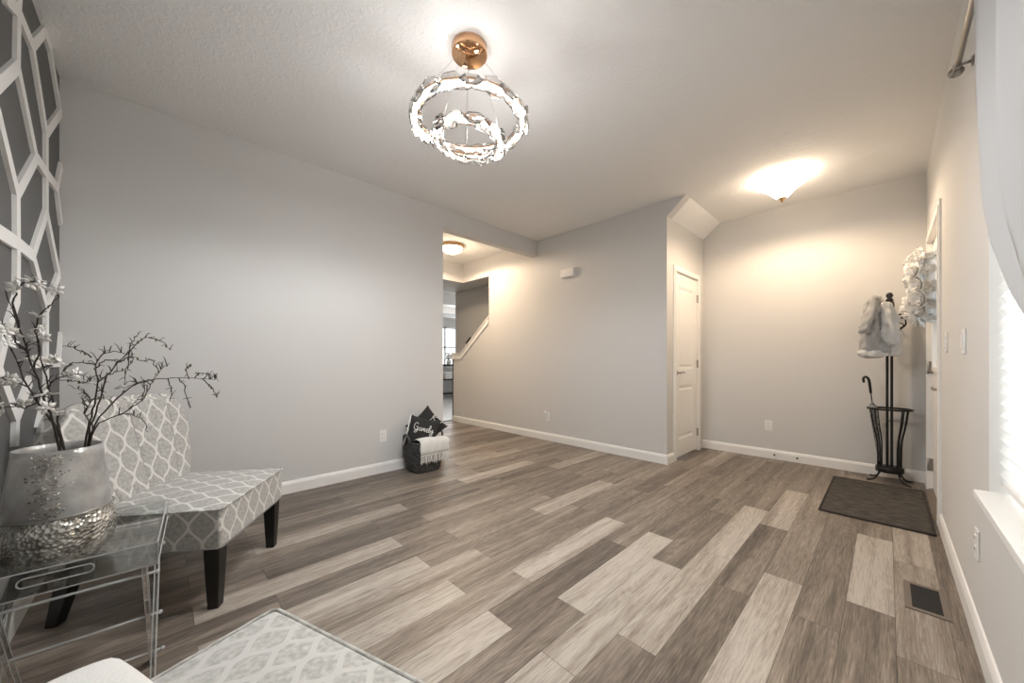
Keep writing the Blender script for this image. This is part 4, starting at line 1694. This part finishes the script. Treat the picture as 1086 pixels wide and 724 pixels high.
vn = Vector((.86, -.5)).normalized()
pillow('script_pillow', 'dark pillow with white script and a white edge at the basket front', (BK.x + .045, BK.y - .035, .375), (.86, -.5), math.radians(-14), math.radians(14), 'Gamely', .040, .03, True)
pillow('script_pillow', 'dark pillow with white script standing corner-up at the back of the basket', (BK.x - .04, BK.y + .06, .415), (.86, -.5), math.radians(-48), math.radians(8), 'Bed', .045, .09, dx=.02)

# fringed throw over the right front rim
t = thing('fringed_throw', 'ivory knitted throw with fringe hanging over the basket front', 'throw blanket', BK)
vs, fs = [], []
nx_, ny_ = 22, 14
y0_, y1_ = -.13, .185
prof = [(.02, .30), (.06, .325), (.11, .330), (.150, .322), (.170, .300), (.172, .26), (.170, .215), (.167, .18)]
for i in range(nx_ + 1):
    f = i / nx_
    y = y0_ + (y1_ - y0_) * f
    for j, (x, z) in enumerate(prof):
        q = .004 * math.sin(f * 25 + j)
        vs.append((x + q, y + .004 * math.sin(j * 2.1), z + .012 * math.sin(f * 4) * (j < 4)))
W = len(prof)
for i in range(nx_):
    for j in range(W - 1):
        a = i * W + j
        fs.append([a, a + 1, a + W + 1, a + W])
bb = MB()
bb.add(vs, fs, True)
o = bb.build('blanket', M['throw'], t)
md = o.modifiers.new('s', 'SOLIDIFY')
md.thickness = .006
random.seed(3)
for i in range(22):
    y = y0_ + .006 + (y1_ - y0_ - .012) * i / 21
    L_ = random.uniform(.07, .10)
    pts = bez([(.170, y, .185), (.172, y + random.uniform(-.004, .004), .15), (.168, y + random.uniform(-.008, .008), .185 - L_)], 3)
    MB().tube(pts, [.0055, .0045, .005, .005, .005, .006, .003][:len(pts)], 5).build('tassel', M['throw'], t)

# ------------------------------------------------------------------ coat rack
CR = Vector((0.018, 4.68, 0))
t = thing('coat_rack', 'black iron coat rack with umbrella basket by the far wall', 'coat rack', CR, math.radians(-5))
bb = MB()
for s in (-1, 1):
    bb.box((s * .014 - .009, -.006, .10), (s * .014 + .009, .006, 1.61))
bb.build('pole', M['black'], t)
MB().lathe([(.001, .085), (.088, .085), (.092, .09), (.092, .125), (.088, .13), (.001, .13)], n=32).build('base_tray', M['black'], t)
ring = lambda r, z, n=40: [(r * math.cos(2 * PI * k / n), r * math.sin(2 * PI * k / n) * .8, z) for k in range(n)]
MB().tube(ring(.142, .645), 0, closed=True, flat=(.010, .016)).build('basket_ring', M['black'], t)
for k in range(4):
    a = PI / 4 + k * PI / 2
    ca, sa = math.cos(a), math.sin(a) * .8
    for s in (-1, 1):
        da = s * .14
        c2_, s2_ = math.cos(a + da), math.sin(a + da) * .8
        pts = bez([(.142 * c2_, .142 * s2_, .645), (.122 * c2_, .122 * s2_, .50), (.094 * c2_, .096 * s2_, .36), (.088 * c2_, .088 * s2_, .22), (.088 * c2_, .088 * s2_, .11)], 5)
        MB().tube(pts, .0055, 6).build('basket_bar', M['black'], t)
    pts = bez([(.085 * ca, .085 * sa, .12), (.09 * ca, .09 * sa, .07), (.12 * ca, .12 * sa, .025), (.165 * ca, .15 * sa, .007), (.19 * ca, .17 * sa, .008)], 5)
    MB().tube(pts, .007, 8).build('leg', M['black'], t)
for k in range(4):
    a = k * PI / 2 + .3
    ca, sa = math.cos(a), math.sin(a)
    y_s = .6 if sa > 0 else 1
    for z0, R_ in ((1.53, .11), (1.40, .10)):
        if z0 < 1.45 and k % 2:
            continue
        pts = bez([(.02 * ca, .02 * sa, z0 - .06), (.06 * ca, .06 * sa * y_s, z0 - .05), (R_ * ca, R_ * sa * y_s, z0 - .01), (R_ * ca, R_ * sa * y_s, z0 + .04), (R_ * .8 * ca, R_ * .8 * sa * y_s, z0 + .055)], 5)
        hb = MB().tube(pts, .0065, 8)
        hb.ball(pts[-1], .011, 8, 6)
        hb.build('hook', M['black'], t)
MB().lathe([(.001, 1.605), (.024, 1.605), (.026, 1.62), (.014, 1.635), (.026, 1.655), (.016, 1.68), (.001, 1.685)], n=16).build('finial', M['black'], t)
# small chain loops under the hooks right of the jacket
MB().tube([(.06 + .026 * math.cos(a * PI / 8), -.015, 1.385 + .022 * math.sin(a * PI / 8)) for a in range(16)], .005, 6, closed=True).build('scroll', M['black'], t)

# umbrella in the rack
a = P(934, 492, 3.30)
um = thing('umbrella', 'clear dotted umbrella with black hook handle in the rack basket', 'umbrella', (a.x, a.y, .135))
top = P(922, 405, 3.30) - um.location
bot = Vector((0, 0, 0))
d = top.normalized()
L_ = top.length
MB().tube([bot, d * L_], .0045, 8).build('shaft', M['black'], um)
hk = bez([d * (L_ - .10), d * L_, d * (L_ + .03) + Vector((-.004, 0, 0)), d * (L_ + .048) + Vector((-.018, -.006, -.0)), d * (L_ + .035) + Vector((-.034, -.010, 0)), d * L_ + Vector((-.036, -.011, -.005))], 5)
MB().tube(hk, .010, 8).build('handle', M['black'], um)
M['umb'] = mat('dotted_clear_vinyl', (0.22, 0.22, 0.22), 0.3, alpha=.85, var=.95, vscale=45)
bb = MB()
secs = []
ax = d.orthogonal().normalized()
ay = d.cross(ax)
for f, r in ((.03, .006), (.1, .014), (.35, .020), (.62, .026), (.70, .028), (.74, .012), (.76, .006)):
    secs.append((d * L_ * f, r, r, ax, ay))
loft(bb, secs, 24, 2.2)
bb.build('canopy', M['umb'], um)

# jacket hanging on the rack
HK = P(925.5, 313, 3.20)
jt = thing('hooded_jacket', 'light grey and white jacket hanging from the coat rack hook', 'jacket', (HK.x, HK.y, HK.z))
cm = Vector((.696, .718, 0))      # across the view
dp = Vector((-.718, .696, 0))     # away
sc = 3.20 / FPX


def J(u, v, d=0):
    return cm * ((u - 931) * sc) + Z * ((313 - v) * sc) + dp * d


ct_ = bpy.data.textures.new('cloth_folds', 'CLOUDS')
ct_.noise_scale = .055
ct_.noise_depth = 1


def folds(o, amt=.045):
    subsurf(o, 2)
    md = o.modifiers.new('folds', 'DISPLACE')
    md.texture = ct_
    md.strength = amt
    md.mid_level = .5
    return o


def drape(bb, rows, th=.035, n=30, ruff=.010, fq=5):
    """rows: (uL, uR, v, depth offset): a hanging folded body"""
    vs = []
    for ri, (uL, uR, v, d0) in enumerate(rows):
        for k in range(n):
            a = 2 * PI * k / n
            cx = (uL + uR) / 2 + (uR - uL) / 2 * math.copysign(abs(math.cos(a)) ** .8, math.cos(a))
            f = (cx - uL) / max(1e-3, uR - uL)
            dd = th * math.sin(a) * (1 if ri else .4)
            dd += ruff * math.sin(f * fq * 2 + ri * .35) * min(1, ri / 2)
            vs.append(J(cx, v, d0 + dd))
    fs = []
    for i in range(len(rows) - 1):
        for k in range(n):
            fs.append([i * n + k, i * n + (k + 1) % n, (i + 1) * n + (k + 1) % n, (i + 1) * n + k])
    fs += [list(range(n))[::-1], [(len(rows) - 1) * n + k for k in range(n)]]
    bb.add(vs, fs, True)


bb = MB()
drape(bb, [(928, 935, 313, 0), (926, 938, 317, 0), (924, 944, 324, 0), (922, 948, 333, -.01), (919, 950, 344, -.02), (917, 951, 354, -.02), (916, 951, 364, -.02), (915, 950, 372, -.02), (916, 949, 376, -.02)], th=.05, ruff=.016, fq=7)
folds(bb.build('body', M['jacket'], jt))
bb = MB()
drape(bb, [(927, 932, 315, -.05), (922, 930, 322, -.055), (918, 927, 331, -.06), (914, 923, 341, -.06), (910.5, 920, 350, -.06), (911, 918, 354, -.06)], th=.028, ruff=.006)
folds(bb.build('sleeve', M['jacket'], jt))
bb = MB()
drape(bb, [(934, 940, 322, -.06), (932, 944, 327, -.07), (931, 946, 338, -.08), (931, 947, 350, -.085), (932, 947, 358, -.085), (934, 946, 364, -.08), (938, 942, 367, -.07)], th=.035, ruff=.010, fq=6)
folds(bb.build('hood', M['jacket_light'], jt))
bb = MB()
drape(bb, [(943, 951, 345, -.04), (943, 953.5, 352, -.05), (942, 954.5, 362, -.055), (942, 954, 371, -.055), (940, 950, 378, -.055)], th=.03, ruff=.006)
folds(bb.build('pocket', M['jacket_light'], jt))
bb = MB()
drape(bb, [(914.5, 938, 370, -.03), (914, 941, 373, -.03), (914, 941, 377, -.03), (915, 940, 379, -.03)], th=.052, ruff=.012, fq=6)
folds(bb.build('hem_band', M['jacket_light'], jt))

# wreath on the front door
WC = Vector((XD - .02, 4.10, 1.62))
wr = thing('flower_wreath', 'white flower wreath hanging on the front door', 'wreath', (XD - .016, WC.y, WC.z))
RW = .185
MB().tube([(-.035, RW * math.cos(2 * PI * k / 40), RW * math.sin(2 * PI * k / 40)) for k in range(40)], .022, 8, closed=True).build('wreath_ring', M['petal'], wr)
random.seed(9)


def flower(parent, c, nrm, R_):
    q = nrm.to_track_quat('Z', 'Y').to_matrix().to_4x4()
    f = MB()
    for ringn, (npet, rr, lift, ln) in enumerate(((7, .45, .25, 1.0), (6, .30, .50, .78), (4, .14, .8, .55))):
        for k in range(npet):
            a = 2 * PI * (k + .5 * ringn) / npet + random.uniform(-.15, .15)
            ra = Matrix.Rotation(a, 4, 'Z')
            ll = R_ * ln * random.uniform(.88, 1.1)
            wd_ = R_ * .42 * ln ** .5
            vs, fs = [], []
            for i in range(5):
                s = i / 4
                hw_ = wd_ * math.sin(PI * (.12 + .78 * s) ** .9) + .002
                for j in (-1, 0, 1):
                    x = ll * s * (1 - .25 * lift)
                    z = ll * (lift * s ** 1.3) - (.12 * R_ if j == 0 else 0) + (.10 * R_ * (s - .6) if s > .6 else 0)
                    vs.append(c + (q @ (ra @ Vector((x, j * hw_, z)))))
            for i in range(4):
                for j in range(2):
                    a0 = i * 3 + j
                    fs.append([a0, a0 + 3, a0 + 4, a0 + 1])
            f.add(vs, fs, True)
    o = f.build('flower', M['petal'], parent)
    md = o.modifiers.new('s', 'SOLIDIFY')
    md.thickness = .0018
    return o


for k in range(16):
    a = 2 * PI * k / 16
    for lay in (0, 1):
        rr = RW + (.045 if lay == 0 else -.055) + random.uniform(-.015, .015)
        aa = a + lay * PI / 16
        c = Vector((-.075 - random.uniform(0, .05), rr * math.cos(aa), rr * math.sin(aa)))
        s = 1 if lay == 0 else -.5
        nr = Vector((-1.0, s * .7 * math.cos(aa) + random.uniform(-.2, .2), s * .7 * math.sin(aa) + random.uniform(-.2, .2))).normalized()
        flower(wr, c, nr, random.uniform(.072, .090))
for k in range(12):
    a = 2 * PI * k / 12 + .1
    c = Vector((-.04, (RW + .05) * math.cos(a), (RW + .05) * math.sin(a)))
    flower(wr, c, Vector((-.25, math.cos(a), math.sin(a))).normalized(), random.uniform(.045, .055))
# ------------------------------------------------------------------ chandelier
CH = P(498, 60, 1.93)
cx_, cy_ = CH.x, CH.y
t = thing('ring_chandelier', 'two-tier crystal ring chandelier hanging from a rose gold canopy', 'chandelier', (cx_, cy_, ZC))
MB().lathe([(.001, -.048), (.088, -.048), (.092, -.045), (.094, -.040), (.094, 0), (.001, 0)], n=48).build('canopy', M['copper'], t)


def cring(R_, z, n, tiltx, tilty):
    q = Matrix.Rotation(tiltx, 4, 'X') @ Matrix.Rotation(tilty, 4, 'Y')
    mm = Matrix.Translation((0, 0, z)) @ q
    rg = MB()
    pts = [mm @ Vector((R_ * math.cos(2 * PI * k / 64), R_ * math.sin(2 * PI * k / 64), 0)) for k in range(64)]
    vs, fs = [], []
    for k in range(64):
        a = 2 * PI * k / 64
        for r_, z_ in ((R_ - .006, -.007), (R_ + .006, -.007), (R_ + .006, .007), (R_ - .006, .007)):
            vs.append(mm @ Vector((r_ * math.cos(a), r_ * math.sin(a), z_)))
    for k in range(64):
        j = (k + 1) % 64
        for e_ in range(4):
            fs.append([k * 4 + e_, k * 4 + (e_ + 1) % 4, j * 4 + (e_ + 1) % 4, j * 4 + e_])
    rg.add(vs, fs, True)
    ro = rg.build('light_ring', M['led'], t)
    # copper spine on top
    sp_ = MB()
    vs = []
    for k in range(64):
        a = 2 * PI * k / 64
        for r_, z_ in ((R_ - .010, .0075), (R_ + .010, .0075), (R_ + .010, .018), (R_ - .010, .018)):
            vs.append(mm @ Vector((r_ * math.cos(a), r_ * math.sin(a), z_)))
    sp_.add(vs, fs, True)
    sp_.build('ring_frame', M['copper'], ro)
    for k in range(n):
        for lay in (0, 1):
            a = 2 * PI * (k + .5 * lay) / n
            rr = R_ + (.020 if lay == 0 else -.020)
            hw_ = PI * R_ / n * 1.25
            hh = .034 if lay == 0 else .028
            base = mm @ Matrix.Rotation(a, 4, 'Z') @ Matrix.Translation((rr, 0, -.002)) @ Matrix.Rotation(random.uniform(-.5, .5), 4, 'Y') @ Matrix.Rotation(random.uniform(-.25, .25), 4, 'X')
            vs = []
            for sx in (-1, 1):
                for i in range(6):
                    b_ = PI / 3 * i
                    vs.append(base @ Vector((sx * .004, hw_ * math.cos(b_), hh * math.sin(b_))))
            vs += [base @ Vector((-.012, 0, 0)), base @ Vector((.012, 0, 0))]
            fs2 = []
            for i in range(6):
                j = (i + 1) % 6
                fs2 += [[i, j, 6 + j, 6 + i], [12, j, i], [13, 6 + i, 6 + j]]
            cb = MB()
            cb.add(vs, fs2, False)
            cb.build('crystal', M['crystal'], ro)
    for k in range(3):
        a = 2 * PI * k / 3 + .5
        p = mm @ Vector((R_ * math.cos(a), R_ * math.sin(a), .012))
        MB().tube([p, (.05 * math.cos(a), .05 * math.sin(a), -.045)], .0008, 4).build('suspension_wire', M['nickel'], t)


random.seed(4)
cring(.283, EYE + 1.275 - ZC, 20, math.radians(1.5), math.radians(1))
cring(.170, EYE + 1.175 - ZC, 12, math.radians(-3), math.radians(3))
for k in range(4):
    a = 2 * PI * k / 4 + .4
    q_ = (cx_ + .283 * math.cos(a), cy_ + .283 * math.sin(a), EYE + 1.245)
    point_light('chandelier_bulb', q_, P_UP / 4, NEUT, .03)
    spot_light('chandelier_downlight', q_, P_CHANDELIER / 4, NEUT, .05, 179, .45)

# entry ceiling light
EC = Vector((-.66, 4.05, ZC))
t = thing('entry_ceiling_light', 'flared frosted glass ceiling light in the entry', 'ceiling light', EC)
MB().lathe([(.001, -.03), (.065, -.03), (.075, -.022), (.08, 0), (.001, 0)], n=32).build('base', M['nickel'], t)
bb = MB().shell([(.195, -.055), (.188, -.062), (.150, -.085), (.105, -.120), (.070, -.160), (.045, -.185), (.004, -.190)], n=48)
bb.build('glass_shade', M['entry_glass'], t)
MB().lathe([(.001, -.188), (.03, -.190), (.034, -.196), (.018, -.204), (.012, -.212), (.014, -.222), (.001, -.230)], n=20).build('finial', M['brass'], t)
for a in (.6, 2.7, 4.8):
    MB().tube([(.06 * math.cos(a), .06 * math.sin(a), -.02), (.19 * math.cos(a), .19 * math.sin(a), -.05), (.197 * math.cos(a), .197 * math.sin(a), -.064)], .006, 6).build('clip', M['brass'], t)
point_light('entry_bulb', (EC.x, EC.y, ZC - .06), 4.0, WARM, .03)
spot_light('entry_downlight', (EC.x, EC.y, ZC - .24), P_ENTRY, WARM, .05, 176, .4)
# hall ceiling light
HC = Vector((-4.36, 3.02, ZC))
t = thing('hall_ceiling_light', 'frosted dome ceiling light with brass ring in the hall', 'ceiling light', HC)
MB().lathe([(.001, 0), (.172, 0), (.176, -.012), (.172, -.035), (.160, -.040), (.001, -.040)], n=40).build('trim_ring', M['brass'], t)
MB().lathe([(.158, -.040), (.150, -.062), (.125, -.088), (.085, -.108), (.04, -.118), (.001, -.120)], n=40).build('glass_dome', M['hall_glass'], t)
MB().ball((0, 0, -.125), .010, 10, 8).build('finial', M['brass'], t)
spot_light('hall_downlight', (HC.x, HC.y, ZC - .14), P_HALL, WARM, .06, 178, .2)
point_light('hall_bulb', (HC.x, HC.y, ZC - .20), 6, WARM, .06)

# ------------------------------------------------------------------ far room
t = thing('window_2', 'bright window of the far room', 'window', (-9.75, 6.45, .85))
t['kind'] = 'structure'
bb = MB()
for a0, a1, c0, c1 in ((-.85, -.79, 0, 1.3), (.79, .85, 0, 1.3), (-.85, .85, 0, .06), (-.85, .85, 1.24, 1.3), (-.03, .03, 0, 1.3), (-.85, .85, .63, .67)):
    bb.box((-.05, a0, c0), (.05, a1, c1))
bb.build('window_frame', M['white'], t)
MB().box((-.003, -.8, .05), (.003, .8, 1.25)).build('glass_pane', M['glass'], t)
ct = thing('console_table', 'black open-shelf console table in the far room', 'console table', (-9.2, 6.45, 0))
MB().bbox((-.2, -.75, .92), (.2, .75, .97), .005).build('top', M['blackwood'], ct)
for z in (.08, .5):
    MB().bbox((-.18, -.72, z), (.18, .72, z + .035), .004).build('shelf', M['blackwood'], ct)
for sx in (-1, 1):
    for sy in (-1, 1):
        MB().box((sx * .17 - .025, sy * .70 - .025, 0), (sx * .17 + .025, sy * .70 + .025, .92)).build('leg', M['blackwood'], ct)
random.seed(2)
pt = thing('potted_flowers', 'white flowers in a pale pot on the black console table', 'flowers', (-9.2, 6.25, .97))
MB().lathe([(.001, 0), (.05, 0), (.07, .05), (.065, .12), (.055, .13), (.001, .13)], n=20).build('pot', M['plate'], pt)
bb = MB()
for k in range(26):
    a, r_, z = random.uniform(0, 6.28), random.uniform(.02, .16), random.uniform(.18, .34)
    p = Vector((r_ * math.cos(a), r_ * math.sin(a), z))
    bb.tube([(0, 0, .12), p * .6 + Vector((0, 0, .05)), p], .003, 4)
bb.build('stems', M['bud'], pt)
bb = MB()
for k in range(30):
    a, r_, z = random.uniform(0, 6.28), random.uniform(.02, .16), random.uniform(.18, .34)
    bb.ball((r_ * math.cos(a), r_ * math.sin(a), z), random.uniform(.018, .035), 6, 5)
bb.build('petals', M['petal'], pt)
bx = thing('storage_box', 'white box on the middle shelf of the console table', 'box', (-9.2, 6.35, .536))
MB().bbox((-.13, -.28, 0), (.13, .28, .17), .006).build('box_body', M['plate'], bx)
MB().bbox((-.135, -.285, .17), (.135, .285, .20), .005).build('lid', M['plate'], bx)
point_light('far_room_fill', (-7.6, 5.6, 2.2), P_FAR, (1, .97, .93), .15)  # unseen point light without a fixture, brightens the far room
